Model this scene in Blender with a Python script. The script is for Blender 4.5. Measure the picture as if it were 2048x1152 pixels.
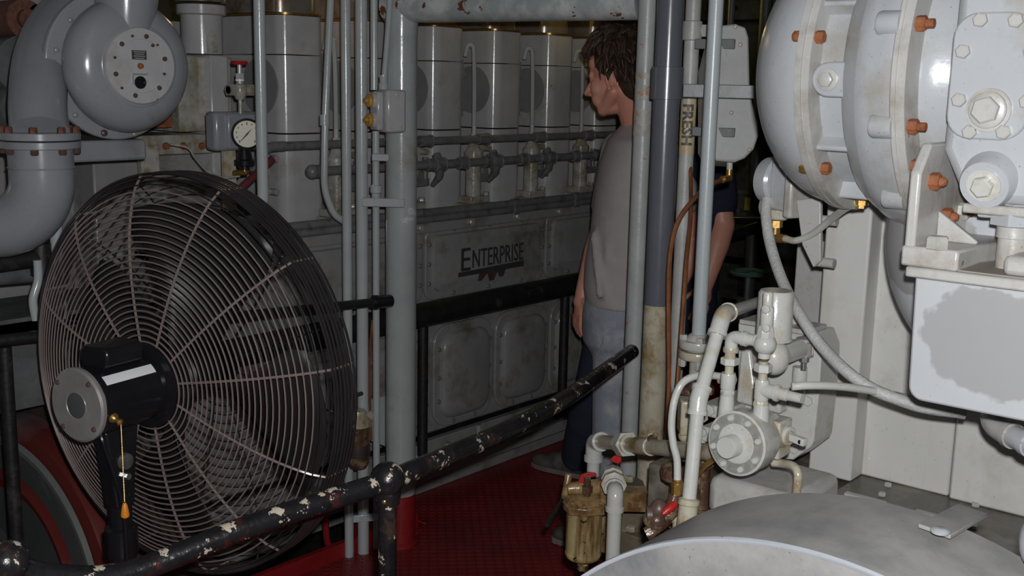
import bpy, bmesh, math, random
from math import sin, cos, pi, radians, hypot, atan2, sqrt
from mathutils import Vector, Matrix
random.seed(7)
for _o in list(bpy.data.objects):
    bpy.data.objects.remove(_o)
SC = bpy.context.scene
COL = SC.collection
V = Vector

# ---------------------------------------------------------------- camera, world, light, exposure
FPX, H = 2200.0, 1.70                       # focal length in pixels of a 2048 px wide frame, lens height over the deck
PITCH, ROLL, YAW = radians(10.5), radians(1.2), radians(40.2)
Rz = Matrix.Rotation(YAW, 3, 'Z')
FWD = Rz @ V((0, cos(PITCH), -sin(PITCH)))
_u0 = Rz @ V((0, sin(PITCH), cos(PITCH))); _r0 = Rz @ V((1, 0, 0))
RGT = _r0 * cos(ROLL) + _u0 * sin(ROLL)
UPV = -_r0 * sin(ROLL) + _u0 * cos(ROLL)
CAM = V((0, 0, H))
cd = bpy.data.cameras.new('camera'); cam = bpy.data.objects.new('camera', cd); COL.objects.link(cam)
cd.sensor_fit = 'HORIZONTAL'; cd.sensor_width = 36.0; cd.lens = 36.0 * FPX / 2048.0
cd.clip_start = 0.05; cd.clip_end = 60
_m = Matrix((RGT, UPV, -FWD)).transposed().to_4x4(); _m.translation = CAM
cam.matrix_world = _m
SC.camera = cam

w = bpy.data.worlds.new('world'); SC.world = w; w.use_nodes = True
w.node_tree.nodes['Background'].inputs[0].default_value = (0.80, 0.90, 1.0, 1)
w.node_tree.nodes['Background'].inputs[1].default_value = 0.014

def lamp(name, loc, power, color=(1, 1, 1), r=0.02):
    l = bpy.data.lights.new(name, 'POINT'); l.energy = power; l.color = color; l.shadow_soft_size = r
    o = bpy.data.objects.new(name, l); o.location = loc; COL.objects.link(o); return o
# the photographer's flash, a little above and right of the lens
lamp('camera_flash', CAM + RGT * 0.030 + UPV * 0.060 + FWD * 0.02, 152.0, (0.97, 0.985, 1.0), 0.016)

vs = SC.view_settings
vs.view_transform = 'Standard'; vs.look = 'None'; vs.gamma = 1.0; vs.exposure = 0.0; vs.use_curve_mapping = False

def ray(x, y):
    return FWD + RGT * ((x - 1024) / FPX) + UPV * ((576 - y) / FPX)
def Q(x, y, X=None, Y=None, Z=None, d=None):
    """the point of a pixel's line of sight on a plane X, Y or Z = const, or at a depth"""
    q = ray(x, y)
    if X is not None: d = X / q.x
    elif Y is not None: d = Y / q.y
    elif Z is not None: d = (Z - H) / q.z
    return CAM + q * d

# ---------------------------------------------------------------- mesh builder
def frame(ax):
    ax = V(ax).normalized()
    t = V((0, 0, 1)) if abs(ax.z) < 0.9 else V((1, 0, 0))
    e1 = t.cross(ax).normalized(); e2 = ax.cross(e1).normalized()
    return e1, e2, ax

class MB:
    def __init__(s): s.v = []; s.f = []
    def add(s, vs_, fs):
        b = len(s.v); s.v += [V(q) for q in vs_]; s.f += [[b + i for i in f] for f in fs]; return s
    def box(s, c, d, R=None):
        c = V(c); x, y, z = d[0] / 2, d[1] / 2, d[2] / 2
        P = [V((i * x, j * y, k * z)) for i in (-1, 1) for j in (-1, 1) for k in (-1, 1)]
        if R is not None: P = [R @ q for q in P]
        return s.add([c + q for q in P], [(0, 1, 3, 2), (4, 6, 7, 5), (0, 4, 5, 1), (2, 3, 7, 6), (0, 2, 6, 4), (1, 5, 7, 3)])
    def bb(s, x0, x1, y0, y1, z0, z1):
        return s.box(((x0 + x1) / 2, (y0 + y1) / 2, (z0 + z1) / 2), (abs(x1 - x0), abs(y1 - y0), abs(z1 - z0)))
    def lathe(s, prof, o, ax, seg=32, ang0=0.0):
        e1, e2, a = frame(ax); o = V(o); n = len(prof); vs_ = []; fs = []
        for k in range(seg):
            t = ang0 + 2 * pi * k / seg; dr = e1 * cos(t) + e2 * sin(t)
            vs_ += [o + a * h + dr * max(r, 1e-5) for r, h in prof]
        for k in range(seg):
            j = (k + 1) % seg
            for i in range(n - 1):
                fs.append((k * n + i, j * n + i, j * n + i + 1, k * n + i + 1))
        if prof[0][0] > 1e-4: fs.append([k * n for k in range(seg)][::-1])
        if prof[-1][0] > 1e-4: fs.append([k * n + n - 1 for k in range(seg)])
        return s.add(vs_, fs)
    def cyl(s, a, b, r, r2=None, seg=16):
        a = V(a); b = V(b); d = b - a
        return s.lathe([(r, 0), (r if r2 is None else r2, d.length)], a, d, seg)
    def hexa(s, a, b, r): return s.cyl(a, b, r, None, 6)
    def sph(s, c, r, sc=(1, 1, 1), seg=20, rings=12, R=None):
        c = V(c); vs_ = []; fs = []
        for i in range(rings + 1):
            t = pi * i / rings
            for k in range(seg):
                p_ = 2 * pi * k / seg; q = V((r * sc[0] * sin(t) * cos(p_), r * sc[1] * sin(t) * sin(p_), r * sc[2] * cos(t)))
                vs_.append(c + (R @ q if R is not None else q))
        for i in range(rings):
            for k in range(seg):
                j = (k + 1) % seg; fs.append((i * seg + k, (i + 1) * seg + k, (i + 1) * seg + j, i * seg + j))
        return s.add(vs_, fs)
    def tube(s, pts, r, seg=12, closed=False):
        pts = [V(q) for q in pts]; n = len(pts); rr = r if isinstance(r, (list, tuple)) else [r] * n
        T = []
        for i in range(n):
            a = pts[i - 1] if (i > 0 or closed) else pts[i]; b = pts[(i + 1) % n] if (i < n - 1 or closed) else pts[i]
            T.append((b - a).normalized())
        e1, e2, _ = frame(T[0]); vs_ = []; fs = []
        for i in range(n):
            if i:
                q = T[i - 1].rotation_difference(T[i]); e1 = q @ e1
            e1 = (e1 - T[i] * e1.dot(T[i])).normalized(); e2 = T[i].cross(e1)
            for k in range(seg):
                t = 2 * pi * k / seg; vs_.append(pts[i] + (e1 * cos(t) + e2 * sin(t)) * rr[i])
        for i in range(n if closed else n - 1):
            for k in range(seg):
                j = (k + 1) % seg; m = (i + 1) % n
                fs.append((i * seg + k, i * seg + j, m * seg + j, m * seg + k))
        if not closed:
            fs.append(list(range(seg))[::-1]); fs.append([(n - 1) * seg + k for k in range(seg)])
        return s.add(vs_, fs)
    def prism(s, poly, d):
        """poly: 3-D outline, d: extrusion vector"""
        n = len(poly); d = V(d); P = [V(q) for q in poly]
        return s.add(P + [q + d for q in P], [list(range(n))[::-1], [n + i for i in range(n)]] +
                     [(i, (i + 1) % n, n + (i + 1) % n, n + i) for i in range(n)])
    def ring(s, c, ax, R, r, seg=64, sub=6):
        e1, e2, a = frame(ax); c = V(c)
        return s.tube([c + (e1 * cos(2 * pi * k / seg) + e2 * sin(2 * pi * k / seg)) * R for k in range(seg)], r, sub, True)

def rrect(w, h, r, n=5):
    """rounded rectangle outline (2-D, centred)"""
    o = []
    for cx, cy, a0 in ((w / 2 - r, h / 2 - r, 0), (-w / 2 + r, h / 2 - r, pi / 2), (-w / 2 + r, -h / 2 + r, pi), (w / 2 - r, -h / 2 + r, 1.5 * pi)):
        for i in range(n + 1):
            t = a0 + pi / 2 * i / n; o.append((cx + r * cos(t), cy + r * sin(t)))
    return o
def fil(pts, r, n=6):
    """round the corners of a polyline"""
    pts = [V(q) for q in pts]; o = [pts[0]]
    for i in range(1, len(pts) - 1):
        a, b, c = pts[i - 1], pts[i], pts[i + 1]; u = (a - b); v = (c - b)
        k = min(r, u.length * 0.48, v.length * 0.48); p0 = b + u.normalized() * k; p1 = b + v.normalized() * k
        for j in range(n + 1):
            t = j / n; o.append(p0 * (1 - t) ** 2 + b * 2 * t * (1 - t) + p1 * t * t)
    o.append(pts[-1]); return o
def spl(pts, n=8):
    """Catmull-Rom through the points"""
    P = [V(q) for q in pts]; P = [P[0] * 2 - P[1]] + P + [P[-1] * 2 - P[-2]]; o = []
    for i in range(1, len(P) - 2):
        for j in range(n):
            t = j / n; a, b, c, d = P[i - 1:i + 3]
            o.append(0.5 * ((2 * b) + (c - a) * t + (2 * a - 5 * b + 4 * c - d) * t * t + (3 * b - a - 3 * c + d) * t ** 3))
    o.append(P[-2]); return o

WORLD = {}
def thing(name, label, cat, loc, group=None):
    o = bpy.data.objects.new(name, None); COL.objects.link(o); o.location = loc; o.empty_display_size = 0.05
    o['label'] = label; o['category'] = cat
    if group: o['group'] = group
    WORLD[o.name] = V(loc); return o
def tag(o, label, cat, group=None):
    o['label'] = label; o['category'] = cat
    if group: o['group'] = group
    return o
def mesh_of(name, mb, mat, org, ang=38):
    me = bpy.data.meshes.new(name); me.from_pydata([tuple(q - org) for q in mb.v], [], mb.f)
    bm = bmesh.new(); bm.from_mesh(me); bmesh.ops.recalc_face_normals(bm, faces=bm.faces); bm.to_mesh(me); bm.free()
    me.polygons.foreach_set('use_smooth', [True] * len(me.polygons)); me.set_sharp_from_angle(angle=radians(ang))
    me.materials.append(mat); return me
def obj(name, mb, mat, parent=None, bevel=0, label=None, ang=38):
    if parent is None:
        lo = min(q.z for q in mb.v); c = sum((q for q in mb.v), V()) / len(mb.v); org = V((c.x, c.y, lo))
    else: org = WORLD[parent.name]
    o = bpy.data.objects.new(name, mesh_of(name, mb, mat, org, ang)); COL.objects.link(o)
    if parent is None: o.location = org
    else: o.parent = parent
    WORLD[o.name] = org
    if bevel:
        b = o.modifiers.new('bevel', 'BEVEL'); b.width = bevel; b.segments = 2; b.limit_method = 'ANGLE'; b.angle_limit = radians(40)
    if label: o['label'] = label
    return o
def one(name, label, cat, mb, mat, group=None, bevel=0):
    return tag(obj(name, mb, mat, None, bevel), label, cat, group)
def struct(name, mb, mat, bevel=0):
    o = obj(name, mb, mat, None, bevel); o['kind'] = 'structure'; return o
_cache = {}
def bolt(parent, p, ax, r, h, mat, name='bolt', kind='hex', spin=0.3):
    """an instance (shared mesh) of a bolt head standing on p along ax"""
    key = (name, kind, round(r, 5), round(h, 5), mat.name)
    if key not in _cache:
        mb = MB(); z = V((0, 0, 1))
        if kind == 'hex':
            mb.lathe([(r, 0), (r, h * 0.82), (r * 0.82, h)], (0, 0, 0), z, 6)
        elif kind == 'stud':
            mb.lathe([(r, 0), (r, h * 0.55), (r * 0.8, h * 0.6)], (0, 0, 0), z, 6); mb.cyl((0, 0, h * 0.5), (0, 0, h), r * 0.55, None, 8)
        elif kind == 'socket':
            mb.lathe([(r, 0), (r, h * 0.8), (r * 0.85, h), (r * 0.5, h), (r * 0.45, h * 0.5), (0, h * 0.5)], (0, 0, 0), z, 12)
        else:
            mb.lathe([(r, 0), (r * 0.9, h * 0.6), (r * 0.5, h * 0.95), (0, h)], (0, 0, 0), z, 10)
        _cache[key] = mesh_of(name, mb, mat, V())
    o = bpy.data.objects.new(name, _cache[key]); COL.objects.link(o)
    o.parent = parent; o.location = V(p) - WORLD[parent.name]
    o.rotation_mode = 'QUATERNION'
    from mathutils import Quaternion
    o.rotation_quaternion = V((0, 0, 1)).rotation_difference(V(ax)) @ Quaternion((0, 0, 1), spin)
    WORLD[o.name] = V(p); return o
def bake(o):
    """turn modifiers into plain mesh"""
    dg = bpy.context.evaluated_depsgraph_get(); dg.update()
    me = bpy.data.meshes.new_from_object(o.evaluated_get(dg)); o.modifiers.clear(); o.data = me
    me.polygons.foreach_set('use_smooth', [True] * len(me.polygons)); return o
def text_mb(body, size, O, ex, ey, depth, align='LEFT', warp=None, spacing=1.0, shear=0.0, bold=0.0):
    c = bpy.data.curves.new('lettering', 'FONT'); c.body = body; c.size = size; c.extrude = depth; c.align_x = align
    c.space_character = spacing; c.resolution_u = 2; c.shear = shear; c.offset = bold
    o = bpy.data.objects.new('lettering', c); COL.objects.link(o)
    dg = bpy.context.evaluated_depsgraph_get(); dg.update()
    me = bpy.data.meshes.new_from_object(o.evaluated_get(dg)); mb = MB(); ez = V(ex).cross(V(ey))
    if warp:
        bm = bmesh.new(); bm.from_mesh(me); bmesh.ops.triangulate(bm, faces=bm.faces)
        for _ in range(3): bmesh.ops.subdivide_edges(bm, edges=[e for e in bm.edges if e.calc_length() > size * .09], cuts=1); bmesh.ops.triangulate(bm, faces=bm.faces)
        bm.to_mesh(me); bm.free()
    pts = [v.co.copy() for v in me.vertices]
    mb.add([warp(q) if warp else V(O) + V(ex) * q.x + V(ey) * q.y + ez * q.z for q in pts], [list(f.vertices) for f in me.polygons])
    bpy.data.objects.remove(o); bpy.data.curves.remove(c); bpy.data.meshes.remove(me); return mb

# ---------------------------------------------------------------- materials
def mat(name, col, rough=0.4, metal=0.0, var=0.12, vscale=6.0, bump=0.15, bscale=60.0, chips=None, grime=None, coat=0.0, spec=0.5, streak=None):
    """painted or bare surface: base tone, mottling, fine relief, optional chips (colour, amount, scale) and grime (colour, amount, scale)"""
    m = bpy.data.materials.new(name); m.use_nodes = True; nt = m.node_tree; N = nt.nodes; L = nt.links
    b = N['Principled BSDF']; b.inputs['Roughness'].default_value = rough; b.inputs['Metallic'].default_value = metal
    b.inputs['Specular IOR Level'].default_value = spec
    if coat: b.inputs['Coat Weight'].default_value = coat; b.inputs['Coat Roughness'].default_value = 0.08
    tc = N.new('ShaderNodeTexCoord')
    def noise(scale, detail=4, rgh=0.6, src=None):
        n = N.new('ShaderNodeTexNoise'); n.inputs['Scale'].default_value = scale; n.inputs['Detail'].default_value = detail; n.inputs['Roughness'].default_value = rgh
        L.new(src or tc.outputs['Object'], n.inputs['Vector']); return n.outputs['Fac']
    def ramp(src, a, c):
        r = N.new('ShaderNodeMapRange'); r.inputs['From Min'].default_value = a; r.inputs['From Max'].default_value = c
        L.new(src, r.inputs['Value']); return r.outputs['Result']
    def mix(f, a, c):
        x = N.new('ShaderNodeMix'); x.data_type = 'RGBA'
        L.new(f, x.inputs['Factor'])
        for s_, q in ((x.inputs['A'], a), (x.inputs['B'], c)):
            if hasattr(q, 'links'): L.new(q, s_)
            else: s_.default_value = (*q, 1)
        return x.outputs['Result']
    lo = tuple(c * (1 - var) for c in col); hi = tuple(min(1, c * (1 + var)) for c in col)
    out = mix(ramp(noise(vscale), 0.3, 0.7), lo, hi)
    if grime:
        gc, amt, gs = grime; out = mix(ramp(noise(gs, 6, 0.65), 0.62 - amt * 0.3, 0.80 - amt * 0.3), out, gc)
    if streak:
        sc_, amt, ss = streak; mp = N.new('ShaderNodeMapping'); mp.inputs['Scale'].default_value = (1, 1, 0.12); L.new(tc.outputs['Object'], mp.inputs['Vector'])
        out = mix(ramp(noise(ss, 5, 0.6, mp.outputs['Vector']), 0.62 - amt * 0.3, 0.78 - amt * 0.3), out, sc_)
    if 'paint' in name or 'grimy' in name:      # pits and paint specks
        out = mix(ramp(noise(210, 2, .5), 0.69, 0.76), out, tuple(c * .55 for c in col))
        out = mix(ramp(noise(130, 2, .5), 0.73, 0.79), out, tuple(min(1, c * 1.2 + .02) for c in col))
    hgt = noise(bscale, 3, 0.55)
    if chips:
        cc, amt, cs = chips; f = ramp(noise(cs, 5, 0.7), 0.66 - amt * 0.25, 0.675 - amt * 0.25); out = mix(f, out, cc)
        inv = N.new('ShaderNodeMath'); inv.operation = 'MULTIPLY_ADD'; L.new(f, inv.inputs[0]); inv.inputs[1].default_value = -0.8; L.new(hgt, inv.inputs[2]); hgt = inv.outputs[0]
    L.new(out, b.inputs['Base Color'])
    if bump:
        bp = N.new('ShaderNodeBump'); bp.inputs['Strength'].default_value = bump; bp.inputs['Distance'].default_value = 0.004
        L.new(hgt, bp.inputs['Height']); L.new(bp.outputs['Normal'], b.inputs['Normal'])
    rr = N.new('ShaderNodeMapRange'); rr.inputs['To Min'].default_value = rough * 0.8; rr.inputs['To Max'].default_value = min(1, rough * 1.25)
    L.new(noise(vscale * 2), rr.inputs['Value']); L.new(rr.outputs['Result'], b.inputs['Roughness'])
    return m
RUSTC = (0.30, 0.085, 0.022)
M = {}
M['engine'] = mat('engine_grey_paint', (0.46, 0.455, 0.46), 0.17, var=0.12, vscale=5, bump=0.07, bscale=34, grime=((0.32, 0.29, 0.25), 0.2, 4), chips=((0.14, 0.09, 0.07), -0.12, 14))
M['engine_low'] = mat('crankcase_grey_paint', (0.30, 0.295, 0.29), 0.24, var=0.14, vscale=5, bump=0.12, bscale=34, grime=((0.17, 0.145, 0.12), 0.42, 5))
M['engine_dirty'] = mat('oily_grey_paint', (0.38, 0.37, 0.33), 0.24, var=0.25, vscale=16, bump=0.25, bscale=60, grime=((0.22, 0.18, 0.11), 0.55, 14))
M['engine_disc'] = mat('darker_grey_pad', (0.25, 0.25, 0.255), 0.35, var=0.1, vscale=8)
M['rack_l'] = mat('bracket_grey_paint', (0.155, 0.16, 0.157), 0.42, var=0.08)
M['rack'] = mat('fuel_rail_grey', (0.17, 0.172, 0.175), 0.30, var=0.2, vscale=20, bump=0.2, grime=((0.08, 0.07, 0.055), 0.3, 18))
M['pipe'] = mat('pipe_grey_paint', (0.44, 0.465, 0.465), 0.19, var=0.07, vscale=8, bump=0.08, bscale=55, chips=((0.62, 0.64, 0.63), -0.1, 10))
M['pillar'] = mat('pillar_grey_paint', (0.40, 0.425, 0.42), 0.19, var=0.1, vscale=7, bump=0.12, bscale=40, grime=((0.31, 0.28, 0.22), 0.2, 6), chips=((0.58, 0.60, 0.60), 0.0, 7))
M['overhead'] = mat('overhead_grey_paint', (0.36, 0.385, 0.38), 0.30, var=0.14, vscale=9, bump=0.2, bscale=50, grime=((0.60, 0.62, 0.61), 0.5, 8), chips=((0.16, 0.05, 0.03), 0.26, 5))
M['turbo_l'] = mat('blower_grey_paint', (0.27, 0.278, 0.30), 0.20, var=0.08, vscale=4, bump=0.05, bscale=26, grime=((0.19, 0.18, 0.175), 0.15, 4))
M['light'] = mat('light_grey_paint', (0.40, 0.41, 0.425), 0.23, var=0.06, vscale=4, bump=0.13, bscale=46, grime=((0.32, 0.295, 0.255), 0.30, 6))
M['light2'] = mat('warm_light_grey_paint', (0.43, 0.42, 0.40), 0.32, var=0.08, vscale=5, bump=0.22, bscale=50, grime=((0.29, 0.25, 0.20), 0.42, 7), chips=((0.20, 0.15, 0.10), -0.06, 26))
M['wall'] = mat('generator_panel_paint', (0.57, 0.56, 0.535), 0.40, var=0.05, vscale=3, bump=0.10, bscale=40, grime=((0.43, 0.40, 0.345), 0.48, 3.2), streak=((0.45, 0.41, 0.345), 0.30, 8))
M['box_old'] = mat('bracket_box_paint', (0.50, 0.51, 0.525), 0.55, var=0.03, vscale=3, bump=0.06, bscale=40, grime=((0.345, 0.34, 0.345), 0.75, 1.7))
M['drum_face'] = mat('drum_end_paint', (0.54, 0.565, 0.60), 0.40, var=0.04, vscale=5, bump=0.10, bscale=35, chips=((0.50, 0.14, 0.13), 0.02, 9))
M['drum'] = mat('drum_top_dusty_paint', (0.335, 0.322, 0.308), 0.42, var=0.08, vscale=4, bump=0.04, bscale=30, grime=((0.19, 0.19, 0.195), 0.52, 3.4))
M['pump'] = mat('pump_grey_paint', (0.50, 0.495, 0.465), 0.22, var=0.08, vscale=9, bump=0.16, bscale=60, grime=((0.36, 0.29, 0.17), 0.36, 9))
M['pump_dirty'] = mat('oil_stained_paint', (0.46, 0.42, 0.32), 0.26, var=0.14, vscale=14, bump=0.2, bscale=80, grime=((0.25, 0.17, 0.07), 0.5, 16))
M['ledge'] = mat('oily_ledge_paint', (0.105, 0.09, 0.07), 0.28, var=0.35, vscale=12, bump=0.3, bscale=40, grime=((0.22, 0.20, 0.165), 0.4, 9))
M['rust'] = mat('rusty_bolt', (0.26, 0.085, 0.032), 0.75, var=0.35, vscale=60, bump=0.5, bscale=200)
M['rust_dark'] = mat('dark_rusty_bolt', (0.13, 0.05, 0.03), 0.65, var=0.4, vscale=60, bump=0.5, bscale=200)
M['darkbolt'] = mat('dark_oily_bolt', (0.09, 0.055, 0.045), 0.4, var=0.3, vscale=60)
M['black'] = mat('gloss_black_paint', (0.012, 0.012, 0.014), 0.22, var=0.2, bump=0.04)
M['blackrail'] = mat('dull_black_paint', (0.016, 0.016, 0.016), 0.45, var=0.3, vscale=20, bump=0.3, bscale=60, grime=((0.07, 0.06, 0.055), 0.15, 12))
M['handrail'] = mat('chipped_black_paint', (0.016, 0.015, 0.017), 0.26, var=0.3, vscale=20, bump=0.4, bscale=60, grime=((0.10, 0.055, 0.04), 0.30, 11), chips=((0.66, 0.60, 0.48), 0.24, 22))
M['handrail_red'] = mat('worn_black_and_red_paint', (0.016, 0.015, 0.017), 0.26, var=0.3, vscale=20, bump=0.4, bscale=60, grime=((0.22, 0.028, 0.018), 0.22, 9), chips=((0.60, 0.52, 0.40), 0.30, 17))
M['wire'] = mat('guard_wire', (0.30, 0.235, 0.22), 0.26, metal=0.35, var=0.15, bump=0.0, spec=0.6)
M['wire_b'] = mat('black_guard_wire', (0.028, 0.025, 0.026), 0.22, metal=0.2, var=0.15, bump=0.0, spec=0.8)
M['blade'] = mat('fan_blade_dark', (0.018, 0.017, 0.017), 0.45, var=0.15, bump=0.05)
M['alu'] = mat('brushed_aluminium', (0.42, 0.39, 0.38), 0.42, metal=0.5, var=0.12, vscale=12, bump=0.1, bscale=90)
M['chrome'] = mat('bright_steel', (0.62, 0.62, 0.62), 0.2, metal=0.9, var=0.1, bump=0.05)
M['white_tape'] = mat('white_label_strip', (0.85, 0.86, 0.88), 0.5, var=0.02, bump=0)
M['brass'] = mat('brass', (0.50, 0.30, 0.09), 0.32, metal=0.8, var=0.2, vscale=30, bump=0.15)
M['copper'] = mat('copper_tube', (0.42, 0.17, 0.08), 0.30, metal=0.6, var=0.25, vscale=20, bump=0.1)
M['orange'] = mat('orange_plastic', (0.75, 0.25, 0.02), 0.35, var=0.05, bump=0)
M['yellow'] = mat('yellow_worn_button', (0.50, 0.27, 0.05), 0.45, var=0.25, vscale=40, grime=((0.30, 0.28, 0.22), 0.2, 30))
M['red'] = mat('red_handle', (0.40, 0.02, 0.018), 0.35, var=0.2, vscale=30, bump=0.2)
M['redfloor'] = mat('red_deck_paint', (0.20, 0.016, 0.019), 0.40, var=0.25, vscale=5, bump=0.2, bscale=60, grime=((0.11, 0.016, 0.016), 0.35, 3.5))
M['redkerb'] = mat('red_kerb_paint', (0.25, 0.012, 0.014), 0.42, var=0.2, vscale=9, bump=0.25, bscale=50)
M['bilge'] = mat('bilge_dark', (0.035, 0.033, 0.03), 0.6, var=0.4, vscale=6, bump=0.3)
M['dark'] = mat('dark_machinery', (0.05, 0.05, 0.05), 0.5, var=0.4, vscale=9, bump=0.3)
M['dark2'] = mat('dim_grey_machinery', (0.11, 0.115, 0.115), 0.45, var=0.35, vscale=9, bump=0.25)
M['pvc'] = mat('slate_plastic_pipe', (0.120, 0.123, 0.142), 0.22, var=0.08, vscale=6, bump=0.02)
M['freshpipe'] = mat('patched_silver_pipe', (0.42, 0.42, 0.40), 0.4, var=0.2, vscale=9, bump=0.25, bscale=60, grime=((0.52, 0.42, 0.24), 0.2, 6))
M['cream'] = mat('cream_band_paint', (0.55, 0.44, 0.24), 0.45, var=0.15, vscale=20, bump=0.15, grime=((0.45, 0.43, 0.40), 0.4, 16))
M['ink'] = mat('black_stencil_ink', (0.10, 0.09, 0.08), 0.5, var=0.3, vscale=60, bump=0)
M['rust_stain'] = mat('brown_stain_drip', (0.085, 0.05, 0.04), 0.4, var=0.3, vscale=30, bump=0)
M['galv'] = mat('peeling_gal_pipe', (0.42, 0.435, 0.425), 0.36, var=0.12, vscale=10, bump=0.2, bscale=60, chips=((0.45, 0.22, 0.12), 0.03, 16))
M['filter'] = mat('oil_stained_filter_can', (0.50, 0.40, 0.20), 0.24, var=0.3, vscale=10, bump=0.15, streak=((0.12, 0.06, 0.02), 0.50, 26), grime=((0.30, 0.19, 0.07), 0.5, 9), chips=((0.02, 0.016, 0.012), 0.20, 40))
M['filter_top'] = mat('greasy_filter_head', (0.30, 0.20, 0.09), 0.25, var=0.4, vscale=18, bump=0.4, bscale=60, grime=((0.12, 0.06, 0.025), 0.6, 20))
M['brownbox'] = mat('brown_grimy_casing', (0.15, 0.12, 0.085), 0.45, var=0.3, vscale=10, bump=0.2, grime=((0.30, 0.26, 0.2), 0.15, 9))
M['oldvalve'] = mat('grimy_valve_body', (0.085, 0.045, 0.03), 0.28, var=0.5, vscale=30, bump=0.5, bscale=90, grime=((0.26, 0.20, 0.11), 0.42, 34))
M['dial'] = mat('ivory_dial', (0.62, 0.58, 0.46), 0.4, var=0.05, bump=0)
M['label'] = mat('dark_plate', (0.055, 0.05, 0.05), 0.4, var=0.2, vscale=40, bump=0)
M['head_metal'] = mat('polished_head_cover', (0.42, 0.38, 0.33), 0.24, metal=0.6, var=0.2, vscale=6, bump=0.05, grime=((0.20, 0.09, 0.03), 0.45, 7))
M['redwheel'] = mat('worn_red_wheel_guard', (0.17, 0.17, 0.165), 0.36, var=0.1, vscale=5, bump=0.10, grime=((0.17, 0.016, 0.016), 0.68, 2.4))
M['redwheel_d'] = mat('dark_red_backing_paint', (0.050, 0.036, 0.032), 0.5, var=0.2, vscale=5, bump=0.12, grime=((0.07, 0.015, 0.013), 0.35, 3))
M['maroon'] = mat('maroon_hose', (0.13, 0.025, 0.03), 0.4, var=0.1)
M['glass'] = mat('sight_bowl', (0.30, 0.29, 0.26), 0.12, metal=0.0, var=0.2, vscale=40, bump=0, spec=0.8)
M['skin'] = mat('skin', (0.64, 0.30, 0.215), 0.42, var=0.06, vscale=14, bump=0.10, bscale=120, grime=((0.66, 0.27, 0.19), 0.4, 9))
M['hair'] = mat('dark_brown_hair', (0.048, 0.029, 0.020), 0.5, var=0.45, vscale=30, bump=0.2, bscale=120, spec=0.3)
M['shirt'] = mat('grey_cotton', (0.42, 0.385, 0.378), 0.9, var=0.06, vscale=12, bump=0.3, bscale=220, spec=0.1)
M['navy'] = mat('navy_cotton', (0.028, 0.031, 0.050), 0.9, var=0.1, vscale=20, bump=0.2, bscale=220, spec=0.1)
M['jeans'] = mat('faded_denim', (0.29, 0.315, 0.365), 0.9, var=0.12, vscale=6, bump=0.35, bscale=180, spec=0.1, grime=((0.54, 0.53, 0.52), 0.50, 5))
M['jeans_shaded'] = mat('shaded_far_leg_denim', (0.045, 0.058, 0.085), 0.9, var=0.12, vscale=8, bump=0.35, bscale=180, spec=0.1)  # far leg's dimness put into a darker copy of the denim colour
M['shoe'] = mat('worn_grey_shoe', (0.085, 0.075, 0.07), 0.6, var=0.3, vscale=14, bump=0.25, grime=((0.17, 0.15, 0.135), 0.3, 12))
M['sole'] = mat('pale_sole', (0.19, 0.165, 0.15), 0.7, var=0.2, vscale=20)
M['eye'] = mat('eye_white', (0.5, 0.48, 0.45), 0.2, var=0.02, bump=0)
M['yellowtag'] = mat('yellow_tag', (0.45, 0.40, 0.05), 0.5, var=0.1, bump=0)
M['green'] = mat('dull_green_wheel', (0.06, 0.12, 0.09), 0.5, var=0.2)

def two_tone(name, ca, cb, centre, radii, wob, scale, rough, soft=.05):
    """pale paint with one ragged, darker touched-up area: an ellipsoid in object space with a wandering edge"""
    m = mat(name, ca, rough, var=.04, bump=.06, bscale=40); nt = m.node_tree; N = nt.nodes; L = nt.links; b = N['Principled BSDF']
    src = b.inputs['Base Color'].links[0].from_socket
    tc = N.new('ShaderNodeTexCoord'); mp = N.new('ShaderNodeMapping'); mp.vector_type = 'TEXTURE'; mp.inputs['Location'].default_value = centre; mp.inputs['Scale'].default_value = radii
    L.new(tc.outputs['Object'], mp.inputs['Vector']); ln = N.new('ShaderNodeVectorMath'); ln.operation = 'LENGTH'; L.new(mp.outputs['Vector'], ln.inputs[0])
    n = N.new('ShaderNodeTexNoise'); n.inputs['Scale'].default_value = scale; n.inputs['Detail'].default_value = 6; L.new(tc.outputs['Object'], n.inputs['Vector'])
    ma = N.new('ShaderNodeMath'); ma.operation = 'MULTIPLY_ADD'; L.new(n.outputs['Fac'], ma.inputs[0]); ma.inputs[1].default_value = wob; L.new(ln.outputs['Value'], ma.inputs[2])
    mr = N.new('ShaderNodeMapRange'); mr.inputs['From Min'].default_value = 1 + wob * .5; mr.inputs['From Max'].default_value = 1 + soft + wob * .5; L.new(ma.outputs['Value'], mr.inputs['Value'])
    x = N.new('ShaderNodeMix'); x.data_type = 'RGBA'; L.new(mr.outputs['Result'], x.inputs['Factor']); x.inputs['A'].default_value = (*cb, 1); L.new(src, x.inputs['B']); L.new(x.outputs['Result'], b.inputs['Base Color']); return m
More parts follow.
